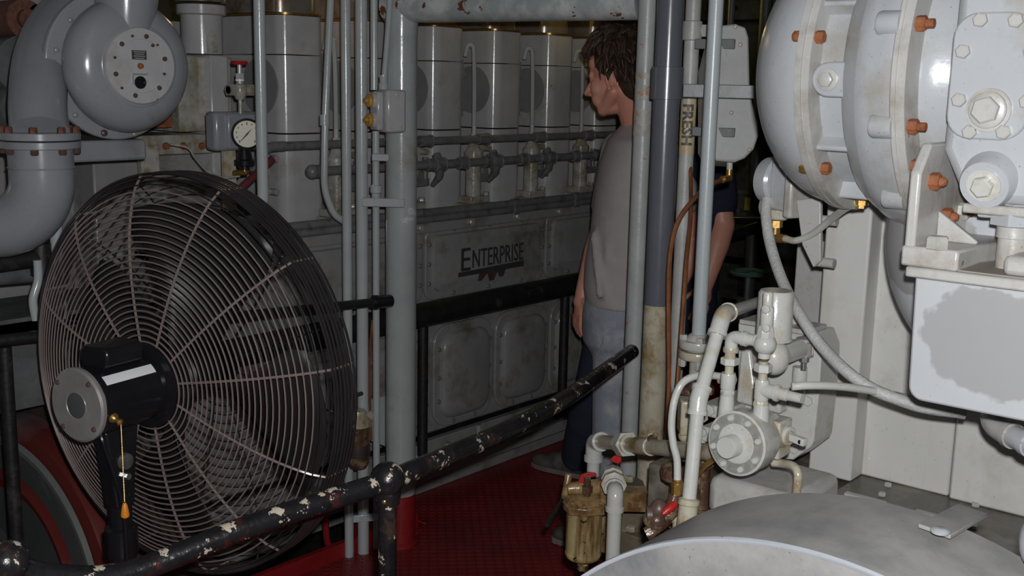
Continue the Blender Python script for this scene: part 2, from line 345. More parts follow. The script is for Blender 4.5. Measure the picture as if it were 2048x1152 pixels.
# ================================================================ the setting
XE = -3.14                                   # engine face
mb = MB(); mb.bb(-2.87, -0.9, 0.6, 7.2, -0.06, 0); mb.bb(XE, -2.87, 2.72, 7.2, -0.06, 0)
floor = struct('floor', mb, M['redfloor'])
lug = MB(); k = 0
for i in range(74):
    for j in range(110):
        x = -3.12 + i * 0.024; y = 2.35 + j * 0.024
        if x < -2.86 and y < 2.74: continue
        a = pi / 4 if (i + j) % 2 else -pi / 4
        e1 = V((cos(a), sin(a), 0)); e2 = V((-sin(a), cos(a), 0)); c = V((x, y, 0))
        lug.add([c + e1 * 0.0125, c + e2 * 0.0042, c - e1 * 0.0125, c - e2 * 0.0042, c + e1 * 0.008 + V((0, 0, .0016)), c - e1 * 0.008 + V((0, 0, .0016))],
                [(0, 1, 4), (1, 2, 5, 4), (2, 3, 5), (3, 0, 4, 5)])
o = obj('raised_lugs', lug, M['redfloor'], floor); o['kind'] = 'stuff'
mb = MB(); mb.bb(-2.895, -2.865, -0.5, 2.86, -0.10, 0.055)
struct('trim_1', mb, M['redkerb'], 0.004)                                   # deck kerb
mb = MB(); mb.bb(-7, 1.5, -1, 9, -0.62, -0.55); mb.bb(-0.9, 1.5, -1, 9, -0.55, -0.2)
struct('trim_2', mb, M['bilge'])                                            # bilge plating under the deck
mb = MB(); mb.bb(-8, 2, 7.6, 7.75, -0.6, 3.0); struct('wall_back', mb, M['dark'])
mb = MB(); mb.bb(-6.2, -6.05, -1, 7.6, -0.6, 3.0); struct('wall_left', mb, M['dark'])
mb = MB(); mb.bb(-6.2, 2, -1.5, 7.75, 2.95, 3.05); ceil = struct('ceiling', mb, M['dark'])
for k in range(7):
    mb = MB(); y = 1.2 + k; mb.bb(-6.1, 1.9, y, y + 0.03, 2.65, 2.95); mb.bb(-6.1, 1.9, y - 0.05, y + 0.08, 2.63, 2.65)
    obj('beam', mb, M['dark2'], ceil)
# dim clutter behind the aisle
def dimpipe(label, pts, r, m='dark', cat='pipe', group=None):
    mb = MB(); mb.tube(fil(pts, 0.12), r, 10); return one('background_pipe', label, cat, mb, M[m], group)
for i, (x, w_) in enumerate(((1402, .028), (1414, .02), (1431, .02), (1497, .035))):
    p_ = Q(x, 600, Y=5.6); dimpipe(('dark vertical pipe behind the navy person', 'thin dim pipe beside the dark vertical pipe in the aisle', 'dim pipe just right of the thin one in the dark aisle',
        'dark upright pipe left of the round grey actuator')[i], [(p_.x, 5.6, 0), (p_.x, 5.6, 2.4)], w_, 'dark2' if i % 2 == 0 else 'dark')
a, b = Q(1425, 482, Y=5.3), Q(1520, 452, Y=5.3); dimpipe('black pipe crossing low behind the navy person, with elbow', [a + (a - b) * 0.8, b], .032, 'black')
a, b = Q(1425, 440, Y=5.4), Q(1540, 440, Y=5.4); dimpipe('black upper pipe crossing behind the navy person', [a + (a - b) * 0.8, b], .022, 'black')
vw = thing('background_valve', 'dull green handwheel valve low in the dark aisle', 'valve', Q(1500, 560, Y=5.0))
mb = MB(); c = Q(1497, 545, Y=5.0); mb.ring(c, (0, 0, 1), .085, .012, 24, 6)
for k in range(4):
    t = k * pi / 2; mb.cyl(c, c + V((cos(t), sin(t), 0)) * .085, .007, None, 6)
obj('handwheel', mb, M['green'], vw)
mb = MB(); mb.cyl(c, c - V((0, 0, .16)), .014); mb.cyl(c - V((0, 0, .14)), c - V((0, 0, .26)), .05, .06); mb.cyl(c - V((0, 0, .2)), (c.x, c.y, 0), .03); mb.cyl(c - V((.1, 0, .25)), c + V((.1, 0, -.25)), .045); obj('valve_body', mb, M['dark2'], vw)
p_ = Q(1495, 408, Y=5.56); mb = MB(); mb.box(p_, (.035, .004, .07)); one('hanging_tag', 'small yellow tag hanging in the dark aisle', 'tag', mb, M['yellowtag'])
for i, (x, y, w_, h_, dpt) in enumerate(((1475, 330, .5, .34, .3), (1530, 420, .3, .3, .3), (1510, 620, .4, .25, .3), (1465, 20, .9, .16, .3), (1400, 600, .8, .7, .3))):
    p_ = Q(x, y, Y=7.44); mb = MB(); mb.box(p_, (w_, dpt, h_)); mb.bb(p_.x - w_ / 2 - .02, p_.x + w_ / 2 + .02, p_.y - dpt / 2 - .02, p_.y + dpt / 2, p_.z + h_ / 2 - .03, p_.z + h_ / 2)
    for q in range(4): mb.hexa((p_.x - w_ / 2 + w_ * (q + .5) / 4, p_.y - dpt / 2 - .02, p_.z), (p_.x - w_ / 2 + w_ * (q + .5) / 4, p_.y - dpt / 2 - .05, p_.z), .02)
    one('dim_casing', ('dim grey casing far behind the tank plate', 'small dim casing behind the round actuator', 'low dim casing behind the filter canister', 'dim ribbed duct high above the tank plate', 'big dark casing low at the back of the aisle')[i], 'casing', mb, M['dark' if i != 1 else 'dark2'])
# ================================================================ the main engine (face X = XE, axis along Y)
eng = thing('marine_engine', 'long grey marine diesel engine lettered ENTERPRISE across the aisle', 'engine', (XE - .6, 3.6, 0))
mb = MB(); mb.bb(-4.4, XE, 1.95, 5.15, 0.0, 1.14); obj('crankcase', mb, M['engine_low'], eng, .012)
mb = MB(); mb.bb(-4.4, -3.62, 1.9, 5.15, 1.1, 1.90); obj('upper_block', mb, M['engine_low'], eng)
mb = MB(); mb.bb(-3.3, XE + .03, 1.95, 5.15, 1.10, 1.155); obj('top_ledge', mb, M['engine_low'], eng, .006)
P0, Y0 = .3865, 2.547
XC = -3.26
for k in range(6):
    y = Y0 + P0 * k
    ol = [(XC - .26 + px_, y + .105 + py_) for px_, py_ in rrect(.52, .205, .05, 8)]
    cb = MB(); cb.prism([(x, yy, 1.13) for x, yy in ol], (0, 0, .37))
    c1 = obj('cylinder_block', cb, M['engine'], eng)
    cb = MB(); cb.prism([(x, yy, 1.506) for x, yy in ol], (0, 0, .28)); obj('cylinder_jacket', cb, M['engine'], eng)
    cb = MB(); cb.prism([(x, yy, 1.79) for x, yy in ol], (0, 0, .138)); obj('jacket_top', cb, M['engine'], eng)
    g = MB(); g.prism([(x + .004 * (1 if x > XC - .3 else -1), yy, 1.93) for x, yy in ol], (0, 0, .008)); obj('gasket', g, M['brass'], eng)
    hd = MB(); hd.prism([(XC - .02 - .24 + a_ * .93, y + .105 + b_ * 1.0, 1.94) for a_, b_ in rrect(.50, .2, .06, 8)], (0, 0, .20)); obj('cylinder_head', hd, M['head_metal'], eng)
    dk = MB(); dk.cyl((XC - .132, y + .002, 1.672), (XC - .132, y - .005, 1.672), .104, None, 48); obj('side_pad', dk, M['engine_disc'], eng)
    if k:
        # injection pump in the recess before this block, its delivery tube and its base
        x0 = XE - .04; yb = Q((0, 673, 815, 947, 1062, 1160)[k], 350, X=x0).y
        pm = MB(); zt = 1.40
        pm.lathe([(.034, 0), (.034, .15), (.040, .155), (.040, .19), (.026, .205), (.018, .23)], (x0, yb, 1.225), (0, 0, 1), 18)
        pb = obj('injection_pump', pm, M['engine_dirty'], eng)
        nt = MB(); nt.hexa((x0, yb, 1.45), (x0, yb, 1.49), .016); nt.cyl((x0, yb, 1.49), (x0, yb, 1.52), .010); obj('union_nut', nt, M['engine'], pb)
        bs = MB(); bs.bb(x0 - .05, x0 + .045, yb - .06, yb + .085, 1.155, 1.195); bs.bb(x0 - .045, x0 + .035, yb - .05, yb + .07, 1.195, 1.225)
        bb_ = obj('pump_base', bs, M['engine_dirty'], eng, .004)
        bolt(bb_, (x0 + .02, yb + .06, 1.225), (0, 0, 1), .014, .016, M['engine_dirty'])
        bolt(bb_, (x0 + .046, yb - .03, 1.175), (1, 0, 0), .012, .012, M['engine_dirty'])
        tb = MB(); tb.tube(spl([(x0, yb, 1.50), (x0 - .004, yb + .002, 1.70), (x0 - .006, yb - .002, 1.83), (x0 - .010, yb - .006, 1.853), (x0 - .018, yb - .014, 1.858), (x0 - .028, yb - .020, 1.845), (x0 - .036, yb - .022, 1.81)]), .009, 8)
        obj('delivery_tube', tb, M['pipe'], eng)
        lk = MB(); lk.bb(x0 - .01, x0 + .01, yb + .03, yb + .115, 1.285, 1.315); lk.cyl((x0, yb + .10, 1.30), (x0, yb + .10, 1.40), .012); lk.bb(x0 - .008, x0 + .008, yb + .07, yb + .085, 1.3, 1.345)
        obj('rack_lever', lk, M['rack'], eng)
        sv = MB(); sv.bb(XE - .115, XE - .09, yb - .30, yb - .27, 1.29, 1.46); sv.cyl((XE - .1, yb - .26, 1.30), (XE - .06, yb - .26, 1.30), .012); sv.cyl((XE - .1, yb - .26, 1.42), (XE - .06, yb - .26, 1.42), .012)
        obj('indicator_cock', sv, M['engine_dirty'], eng)
        hd2 = MB(); hd2.hexa((x0 - .13, yb + .035, 1.60), (x0 - .10, yb + .035, 1.60), .018); hd2.hexa((x0 - .13, yb + .035, 1.74), (x0 - .10, yb + .035, 1.74), .018); hd2.bb(x0 - .17, x0 - .13, yb + .02, yb + .07, 1.56, 1.80)
        obj('tappet_guide', hd2, M['engine_disc'], eng)
# horizontal fuel rails with sleeves and tees
def zx(x, y, X): return Q(x, y, X=X)
Xr = XE + .05
a, b = zx(835, 287, Xr), zx(1230, 265, Xr); zr = (a.z + b.z) / 2; y_l = zx(560, 292, Xr).y
mb = MB(); mb.tube([(Xr, y_l, zr), (Xr, 5.1, zr)], .0155, 12); up = obj('fuel_rail', mb, M['rack'], eng)
for x in (850, 965, 1078, 1175):
    y = zx(x, 283, Xr).y; mb = MB(); mb.cyl((Xr, y - .03, zr), (Xr, y + .03, zr), .022); mb.ring((Xr, y + .03, zr), (0, 1, 0), .021, .005, 16, 6); obj('sleeve', mb, M['rack'], up)
mb = MB(); e = V((Xr, y_l, zr)); mb.tube(fil([(Xr, y_l + .02, zr), e + V((0, -.06, 0)), Q(505, 345, X=Xr)], .05), .017, 12); obj('rail_elbow', mb, M['rack'], up)
a, b = zx(835, 331, Xr), zx(1230, 308, Xr); zr2 = (a.z + b.z) / 2; y_l2 = zx(625, 350, Xr).y
mb = MB(); mb.tube([(Xr, y_l2, zr2), (Xr, 5.1, zr2)], .017, 12); lw = obj('oil_rail', mb, M['rack'], eng)
mb = MB(); mb.sph((Xr, y_l2, zr2), .026, (1, 1, 1), 14, 8); mb.cyl((Xr, y_l2, zr2), (Xr, y_l2 + .05, zr2), .024); obj('end_cap', mb, M['rack'], lw)
for x in (862, 880, 925, 975, 993, 1045, 1085, 1100, 1150, 1190):
    y = zx(x, 325, Xr).y; mb = MB(); mb.cyl((Xr, y - .022, zr2), (Xr, y + .022, zr2), .025); mb.ring((Xr, y + .02, zr2), (0, 1, 0), .024, .005, 16, 6)
    if x in (880, 993, 1100): mb.cyl((Xr, y, zr2), (Xr - .03, y + .01, zr2 + .035), .018); mb.tube([(Xr, y, zr2 - .01), (Xr - .02, y + .02, zr2 - .05), (Xr - .07, y + .03, zr2 - .09)], [.020, .016, .01], 10)
    obj('tee', mb, M['rack'], lw)
for (x, y, r_) in ((835, 427, .016), (835, 441, .015)):
    a = zx(x, y, XE + .06); mb = MB(); mb.tube([(XE + .06, 1.98, a.z), (XE + .06, 5.1, a.z)], r_, 12); o = obj('lower_rail', mb, M['rack'], eng)
    for xx in (700, 1030, 1150):
        yy = zx(xx, y, XE + .06).y; m2 = MB(); m2.cyl((XE + .06, yy - .02, a.z), (XE + .06, yy + .02, a.z), r_ * 1.35); obj('coupling', m2, M['rack'], o)
for k in range(9):
    bolt(eng, (XE + .03, 2.2 + k * .3, 1.125), (1, 0, 0), .014, .014, M['engine_dirty'], 'ledge_bolt')
# crank covers: frame, bulged panel
def cover(y0, y1, z0, z1, deep, rad, name, m, bolts):
    cy, cz, w_, h_ = (y0 + y1) / 2, (z0 + z1) / 2, y1 - y0, z1 - z0
    fr = MB(); fr.prism([(XE, cy + a_, cz + b_) for a_, b_ in rrect(w_, h_, rad, 6)], (.018, 0, 0))
    root = obj(name, fr, m, eng, .004)
    pn = MB(); rows = [(.0, .018), (.004, .034), (.012, .018 + deep * .75), (.03, .018 + deep)]
    n = len(rrect(1, 1, .1, 6)); vs_ = []; fs = []
    for ins, dx in rows:
        vs_ += [(XE + dx, cy + a_, cz + b_) for a_, b_ in rrect(w_ - .07 - ins * 2, h_ - .07 - ins * 2, max(.01, rad * .85 - ins), 6)]
    for r_ in range(len(rows) - 1):
        for i in range(n): fs.append((r_ * n + i, r_ * n + (i + 1) % n, (r_ + 1) * n + (i + 1) % n, (r_ + 1) * n + i))
    fs.append([(len(rows) - 1) * n + i for i in range(n)]); pn.add(vs_, fs)
    obj('bulged_panel', pn, m, root, 0, None, 50)
    for (fy, fz) in bolts: bolt(root, (XE + .018, y0 + .018 + fy * (w_ - .036), z0 + .018 + fz * (h_ - .036)), (1, 0, 0), .010, .009, M['rack_l'], 'cover_bolt')
    return root
a, b = Q(842, 525, X=XE), Q(1083, 525, X=XE); pit = b.y - a.y
zt, zb = Q(842, 455, X=XE).z, Q(842, 603, X=XE).z
bl = [(0, .2), (0, .5), (0, .8), (1, .2), (1, .5), (1, .8), (.2, 0), (.5, 0), (.8, 0), (.2, 1), (.5, 1), (.8, 1)]
for k in range(-1, 3):
    cv = cover(a.y + pit * k + .008, b.y + pit * k - .008, zb, zt, .022, .05, 'crank_cover', M['engine_low'], bl)
    if k == 0:
        p1, p2 = Q(919, 548, X=XE + .042), Q(1046, 522, X=XE + .042); L_ = p2.y - p1.y; z0 = (p1.z + p2.z) / 2 + .004
        T = MB(); t1 = text_mb('E', .142, (XE + .041, p1.y, z0), (0, 1, 0), (0, 0, 1), .003); T.add(t1.v, t1.f); wE = max(q.y for q in t1.v) - p1.y
        t2 = text_mb('NTERPRISE', .112, (0, 0, 0), (0, 1, 0), (0, 0, 1), .003); w2 = max(q.y for q in t2.v); s_ = (L_ - wE - .008) / w2
        T.add([V((q.x + XE + .041, p1.y + wE + .008 + q.y * s_, z0 + q.z + .008)) for q in t2.v], t2.f)
        T.prism([(XE + .038, p1.y - .006, z0 - .022), (XE + .038, p2.y + .004, z0 - .022), (XE + .038, p2.y + .004, z0 + .004), (XE + .038, p1.y - .006, z0 - .004)], (.006, 0, 0))
        obj('raised_lettering', T, M['label'], cv, 0, 'black raised lettering reading ENTERPRISE with an underline')
        S = MB()
        for (xa, ya, xb, yb_, wd) in ((968, 545, 958, 562, .03), (985, 543, 982, 561, .035), (1002, 540, 1002, 553, .03)):
            q1, q2 = Q(xa, ya, X=XE + .0405), Q(xb, yb_, X=XE + .0405); S.prism([q1 + V((0, -wd, 0)), q1 + V((0, wd, 0)), q2 + V((0, wd * .5, 0)), q2 + V((0, -wd * .3, .0))], (.0008, 0, 0))
        obj('stain_drip', S, M['rust_stain'], cv)
yd = [Q(x, 700, X=XE).y for x in (862, 980)]; pd = yd[1] - yd[0] + .018
z0, z1 = Q(900, 852, X=XE).z + .012, .70
for k in range(-2, 4):
    cover(yd[0] + pd * k, yd[0] + pd * k + (yd[1] - yd[0]), z0, z1, .03, .09, 'crankcase_door', M['engine_low'],
          [(.03, .25), (.03, .5), (.03, .8), (.97, .25), (.97, .5), (.97, .8), (.3, 0), (.7, 0)])
# base flange, holding-down studs, foot rail
mb = MB(); mb.bb(XE, XE + .13, 1.95, 5.15, .10, .15); mb.bb(XE, XE + .03, 1.95, 5.15, 0, .22); bf = obj('base_flange', mb, M['engine_low'], eng, .005)
for k in range(-2, 6):
    y = Q(957, 870, X=XE + .06).y + k * pd * .5
    bolt(bf, (XE + .06, y, .15), (0, 0, 1), .026, .05 if k % 2 else .085, M['engine_low'], 'holding_stud', 'stud')
mb = MB(); mb.bb(XE, XE + .012, 1.95, 5.15, .225, .245); obj('oil_drip_strip', mb, M['black'], eng)
# black service bar with its posts, standing off the engine
sb = thing('black_bar_rail', 'black steel bar rail fixed along the engine above the crankcase doors', 'rail', (XE + .09, 3.9, 0))
a = Q(835, 632, X=XE + .09); mb = MB(); mb.tube([(XE + .09, 1.7, a.z), (XE + .09, 5.1, a.z)], .050, 18); obj('bar', mb, M['blackrail'], sb)
for (xt, yt, xb, yb_) in ((846, 675, 838, 860), (1130, 600, 1107, 800)):
    p_ = Q(xt, yt, X=XE + .09); mb = MB(); mb.cyl((XE + .09, p_.y, a.z), (XE + .09, p_.y, .15), .022, None, 12); mb.cyl((XE + .09, p_.y, .15), (XE + .09, p_.y, .162), .04); obj('post', mb, M['blackrail'], sb)
# inferred work lamp behind the heads, plus unseen warm lights added for the glow
lamp('unseen_warm_lamp', (-3.13, 4.15, 2.13), .45, (1.0, 0.72, 0.15), .03)  # unseen light added on the aisle side, close to the heads
lamp('unseen_warm_lamp', (-3.13, 3.45, 2.13), .22, (1.0, 0.72, 0.2), .03)  # weaker unseen light, also added in front of the heads
lamp('unseen_warm_lamp', Q(1205, 22, X=-3.95) + V((0, 0, .16)), 6.0, (1.0, 0.78, 0.22), .05)
lamp('unseen_warm_lamp', Q(610, 10, X=-3.62) + V((0, .0, .30)), 4.0, (1.0, 0.66, 0.33), .05)

# near end of the engine: housing, cap, plates
hs = eng
def rect_at(x0, y0, x1, y1, X, dx, m, name, bev=.006, label=None):
    p1, p2 = Q(x0, y0, X=X), Q(x1, y1, X=X); mb = MB(); mb.bb(X - dx, X, p1.y, p2.y, p2.z, p1.z); return obj(name, mb, M[m], hs, bev, label)
rect_at(355, 110, 466, 262, -3.34, .3, 'engine_dirty', 'front_plate')
rect_at(420, 110, 464, 420, -3.30, .3, 'engine', 'side_plate')
rect_at(185, 310, 440, 900, -3.36, .5, 'engine_low', 'lower_casing')
p_ = Q(300, 280, X=-3.2); q_ = Q(440, 262, X=-3.2)
rect_at(130, 275, 430, 306, -3.24, .2, 'engine_dirty', 'joint_flange', .004)
rect_at(282, 290, 322, 350, -3.235, .03, 'engine_dirty', 'lug')
r1 = rect_at(310, 225, 345, 255, -3.30, .03, 'rust', 'rusty_patch', .002, 'rust streaked joint strip')
mb = MB(); c = Q(432, 108, X=-3.30); c.x = -3.38
mb.lathe([(.072, 0), (.072, .13), (.085, .135), (.085, .165), (.07, .17)], c, (0, 0, 1), 28); obj('breather_cap', mb, M['engine'], hs)
mb = MB(); mb.lathe([(.088, .175), (.092, .19), (.085, .26), (.085, .35)], c, (0, 0, 1), 28); obj('cap_top', mb, M['head_metal'], hs)
q = Q(424, 105, X=-3.30); mb = MB(); mb.hexa(q, q + V((0, 0, .06)), .022); obj('hex_plug', mb, M['engine_dirty'], hs)
for x in (330, 365, 402):
    bolt(hs, Q(x, 292, X=-3.24), (1, 0, 0), .012, .015, M['rust'], 'flange_bolt')
for i, (x, y, r_) in enumerate(((15, 40, .06), (12, 130, .09), (40, 30, .03), (25, 215, .09))):
    p_ = Q(x, y, X=-3.5); mb = MB(); mb.cyl(p_, p_ + V((.12, 0, 0)), r_, None, 20); mb.cyl(p_ + V((.12, 0, 0)), p_ + V((.14, 0, 0)), r_ * .5); obj('side_boss', mb, M['rust_dark' if i == 0 else 'dark2'], hs)
mb = MB(); mb.bb(-3.9, -3.5, .6, 1.9, .82, 2.3); obj('end_casing', mb, M['engine_low'], hs)
# ================================================================ blower and its pipework at the left
tb = thing('turbocharger', 'smooth grey blower volute with round bolted cover at upper left', 'turbocharger', Q(278, 132, X=-2.75) * 1.0)
c = Q(278, 132, X=-2.75); ax = V((1, 0, 0)); A0 = V((0, c.y, c.z))
prof = []
mb = MB(); mb.lathe([(.188, -.142), (.203, -.140), (.204, -.136), (.204, -.122), (.202, -.118), (.17, -.116)], c, ax, 72); fl_ = obj('back_flange', mb, M['turbo_l'], tb, .003)
mb = MB(); mb.lathe([(.10, -.36), (.11, -.355), (.11, -.14)], c, ax, 56); obj('rear_casing', mb, M['turbo_l'], tb)
vp_ = [(.150, -.118)]
for i in range(17):
    t = radians(-52 + 180 * i / 16); vp_.append((.108 + .074 * cos(t), -.060 + .064 * sin(t)))
vp_ += [(.099, -.012), (.102, -.008), (.110, -.006), (.114, .0), (.111, .005), (.105, .005)]
mb = MB(); mb.lathe(vp_ + [(0.0, .0)], c, ax, 80); obj('volute', mb, M['turbo_l'], tb, 0, None, 60)
mb = MB(); q = c + V((-.062, .0, .06)); mb.lathe([(.068, 0), (.076, .06), (.084, .12), (.088, .2), (.088, .75)], q, (0, .06, 1), 40); obj('outlet_neck', mb, M['turbo_l'], tb, 0, None, 60)
cv = MB(); cv.lathe([(.103, 0), (.103, .010), (.100, .014), (.072, .014), (.071, .011), (.0, .011)], c, ax, 56); cvo = obj('cover_plate', cv, M['engine'], tb)
for (x, y, r_, k) in ((243, 88, 5, 0), (292, 73, 5, 0), (329, 118, 5, 0), (318, 176, 5, 0), (270, 191, 5, 0), (231, 148, 5, 0), (264, 72, 3, 0), (229, 115, 3, 0), (328, 148, 3, 0), (243, 176, 3, 0), (305, 91, 3.5, 0), (314, 90, 2.5, 0)):
    p_ = Q(x, y, X=-2.75 + .013); bolt(cvo, p_, (1, 0, 0), r_ * .00136, .008, M['darkbolt'], 'cover_screw', 'dome')
p_ = Q(278, 110, X=-2.75 + .012); mb = MB(); mb.box(p_, (.004, .043, .024)); pl = obj('maker_plate', mb, M['label'], cvo)
mb = MB()
for k in range(4): mb.box(p_ + V((.0024, 0, .008 - k * .0055)), (.0008, .034 - .006 * (k % 2), .0018))
obj('plate_lines', mb, M['engine'], pl)
mb = MB(); mb.lathe([(.008, 0), (.007, .008), (0, .010)], Q(280, 132, X=-2.75 + .011), ax, 14); obj('red_plug', mb, M['rust'], cvo)
mb = MB(); p_ = Q(280, 165, X=-2.75 + .011); mb.lathe([(.017, 0), (.017, .004), (.0135, .004), (.0135, .001), (0, .001)], p_, ax, 20); obj('sight_hole', mb, M['black'], cvo)
mb = MB(); mb.box(p_ + V((.002, 0, .022)), (.003, .045, .004)); mb.box(p_ + V((.002, -.022, .008)), (.003, .003, .025)); obj('sight_bracket', mb, M['alu'], cvo)
for x, y, k in ((112, 100, 1), (115, 170, 1), (150, 230, 1), (208, 266, 2), (268, 268, 1), (140, 40, 1)):
    p_ = Q(x, y, X=-2.75 - .117); bolt(fl_, p_, (1, 0, 0), .008 if k != 2 else .010, .008, M['turbo_l'] if k != 2 else M['darkbolt'], 'flange_bolt', 'dome')
mb = MB(); p_ = Q(180, 280, X=-2.95); mb.bb(-3.2, -2.92, p_.y - .10, p_.y + .16, p_.z - .06, p_.z); obj('mounting_foot', mb, M['turbo_l'], tb, .008)

ip = thing('inlet_pipe', 'fat grey pipe curving down behind the blower to a bolted flange', 'pipe', Q(80, 262, d=2.86))
dd = 2.86
pts = [Q(80, 268, d=dd), Q(76, 200, d=dd + .05), Q(84, 120, d=dd + .14), Q(112, 55, d=dd + .24), Q(165, 8, d=dd + .36), Q(250, -15, d=dd + .5)]
mb = MB(); mb.tube(spl(pts, 10), [.073] * 51, 32); obj('pipe_bend', mb, M['turbo_l'], ip)
f0 = Q(80, 279, d=dd); mb = MB(); mb.lathe([(.098, 0), (.1, .002), (.1, .017), (.098, .019)], f0, (0, 0, 1), 48); fo = obj('flange', mb, M['turbo_l'], ip)
for k in range(8):
    t = 2 * pi * (k + .2) / 8; bolt(fo, f0 + V((cos(t) * .089, sin(t) * .089, .019)), (0, 0, 1), .0105, .016, M['rust_dark'], 'flange_bolt')
ep = thing('exhaust_elbow', 'fat grey pipe elbow below the flange turning to the left edge', 'pipe', Q(80, 300, d=dd))
f1 = f0 - V((0, 0, .022)); mb = MB(); mb.lathe([(.098, 0), (.1, .002), (.1, .017), (.098, .019)], f1, (0, 0, 1), 48); fo = obj('flange', mb, M['turbo_l'], ep)
for k in range(8):
    t = 2 * pi * (k + .2) / 8; bolt(fo, f1 + V((cos(t) * .089, sin(t) * .089, 0)), (0, 0, -1), .0105, .014, M['darkbolt'], 'flange_nut')
lft = -RGT.copy(); lft.z = 0; lft.normalize(); p0 = f1 - V((0, 0, .06)); cc = p0 - V((0, 0, .02)) + lft * .13
pts = [f1, p0] + [cc - lft * .13 * cos(t) - V((0, 0, .13 * sin(t))) for t in [radians(a_) for a_ in range(0, 91, 9)]]; pts.append(pts[-1] + lft * .5)
mb = MB(); mb.tube(pts, .081, 32); obj('elbow', mb, M['turbo_l'], ep)
mb = MB(); mb.ring(p0 + V((0, 0, .01)), (0, 0, 1), .081, .003, 40, 6); obj('weld_seam', mb, M['turbo_l'], ep)

# background rails, pipes and ledges at the left edge
mb = MB(); a, b = Q(-60, 535, X=-3.0), Q(96, 513, X=-3.0); mb.tube([a, b], .026, 12); mb.cyl(b + V((0, -.02, -.05)), b + V((0, -.02, .04)), .03); one('black_pipe_rail', 'black pipe rail under the fat elbow at the left edge', 'rail', mb, M['blackrail'])
mb = MB(); a = Q(110, 420, X=-2.98); mb.tube([V((a.x, a.y, 1.5)), V((a.x, a.y, 1.0))], .018, 12); one('conduit', 'short pale grey pipe between the fat elbow and the fan', 'pipe', mb, M['pipe'])
mb = MB(); mb.tube(spl([Q(75, 520, X=-2.95), Q(76, 560, X=-2.95), Q(66, 600, X=-2.95), Q(72, 640, X=-2.95)]), .012, 10); one('cable', 'thin grey pipe dropping under the black rail beside the fan', 'pipe', mb, M['pipe'])
mb = MB(); a, b = Q(-60, 556, X=-3.1), Q(90, 545, X=-3.1); mb.tube([a, b], .028, 12); one('grey_pipe', 'grey horizontal pipe under the black pipe rail at left edge', 'pipe', mb, M['dark2'])
mb = MB(); a = Q(-60, 660, X=-2.99); b = Q(130, 640, X=-2.99); mb.bb(-3.3, -2.99, a.y, b.y + .3, a.z - .03, a.z + .012); mb.bb(-3.02, -2.99, a.y, b.y + .3, a.z - .25, a.z); one('ledge_plate', 'dim grey ledge plate behind the fan at the left edge', 'ledge', mb, M['dark2'])
br = thing('left_handrail', 'black handrail running left from the thick pillar behind the fan', 'rail', Q(778, 602, X=-2.77))
a = Q(778, 602, X=-2.775); b = Q(-20, 683, d=2.86); mb = MB(); mb.tube([a, b], .016, 12); obj('rail_bar', mb, M['blackrail'], br)
mb = MB(); dr = (b - a).normalized(); mb.tube([a + dr * .06, a - dr * .005], .023, 14); mb.tube([a + dr * .055, a + dr * .067], .026, 14); obj('end_ferrule', mb, M['black'], br)
p_ = Q(8, 686, d=2.88); mb = MB(); mb.cyl((p_.x, p_.y, p_.z - .01), (p_.x, p_.y, -.5), .018, None, 12); obj('post', mb, M['blackrail'], br)

# worn red and grey wheel guard, lower left
wg = thing('wheel_guard', 'big round wheel guard in worn red and grey paint at lower left', 'guard', Q(20, 1165, d=3.5) - V((0, 0, .6)))
c = Q(22, 1165, d=3.5); ax = V((.1, -.99, .02)).normalized()
mb = MB(); mb.lathe([(.49, .0), (.522, -.006), (.53, -.03), (.53, -.10), (.49, -.10)], c, ax, 80); mb.lathe([(.0, -.10), (.49, -.10)], c, ax, 80); obj('outer_band', mb, two_tone('worn_band_paint', (.15, .138, .132), (.125, .022, .018), tuple(c + V((.35, -.05, .37)) - WORLD[wg.name]), (.27, .5, .22), 1.2, 9, .36, .6), wg)
mb = MB(); mb.lathe([(.0, -.03), (.15, -.03), (.24, -.022), (.30, -.005), (.335, .018), (.35, .020), (.365, .008), (.40, -.006), (.435, -.004), (.45, .006), (.455, -.05), (.0, -.06)], c, ax, 80)
obj('dished_cover', mb, two_tone('worn_wheel_paint', (.165, .16, .155), (.13, .02, .017), tuple(c + V((0, 0, .30)) - WORLD[wg.name]), (.6, .5, .15), 1.5, 8, .34, .7), wg)
mb = MB(); mb.lathe([(.0, -.12), (.645, -.12), (.652, -.125), (.652, -.19), (.0, -.19)], c, ax, 80); obj('back_plate', mb, M['redwheel_d'], wg)
mb = MB(); mb.lathe([(.452, .004), (.458, .014), (.474, .016), (.486, .004)], c, ax, 80); obj('sealing_bead', mb, M['rack_l'], wg)

# ================================================================ the pedestal fan
AM = V((.19, -.98, .0)).normalized()          # towards the motor
FC = Q(371, 748, d=2.66)                      # rim centre
fan = thing('pedestal_fan', 'large black pedestal fan with round wire guard, seen from its motor side', 'fan', V((Q(240, 1100, d=2.5).x, Q(240, 1100, d=2.5).y, -.05)))
RB = .484
e1, e2, _ = frame(AM)
def gp(r, h, t): return FC + AM * h + (e1 * cos(t) + e2 * sin(t)) * r
def rear_h(r):   # profile of the rear basket
    s_ = max(0, (r - .10) / (RB - .10)); return .036 + .085 * (1 - s_ ** 2.6) ** .75
rings = []
n = 27
for i in range(n):
    r_ = .104 + (RB - .008 - .104) * i / (n - 1); mb = MB(); mb.ring(FC + AM * rear_h(r_), AM, r_, .0020, 80, 5); obj('guard_ring', mb, M['wire'] if r_ < RB * .93 else M['wire_b'], fan)
for h in (.036, .026, .014, 0, -.012, -.024, -.036):
    mb = MB(); mb.ring(FC + AM * h, AM, RB + .002, .0034 if abs(h) > .01 else .0045, 96, 5); obj('rim_ring', mb, M['wire_b'], fan)
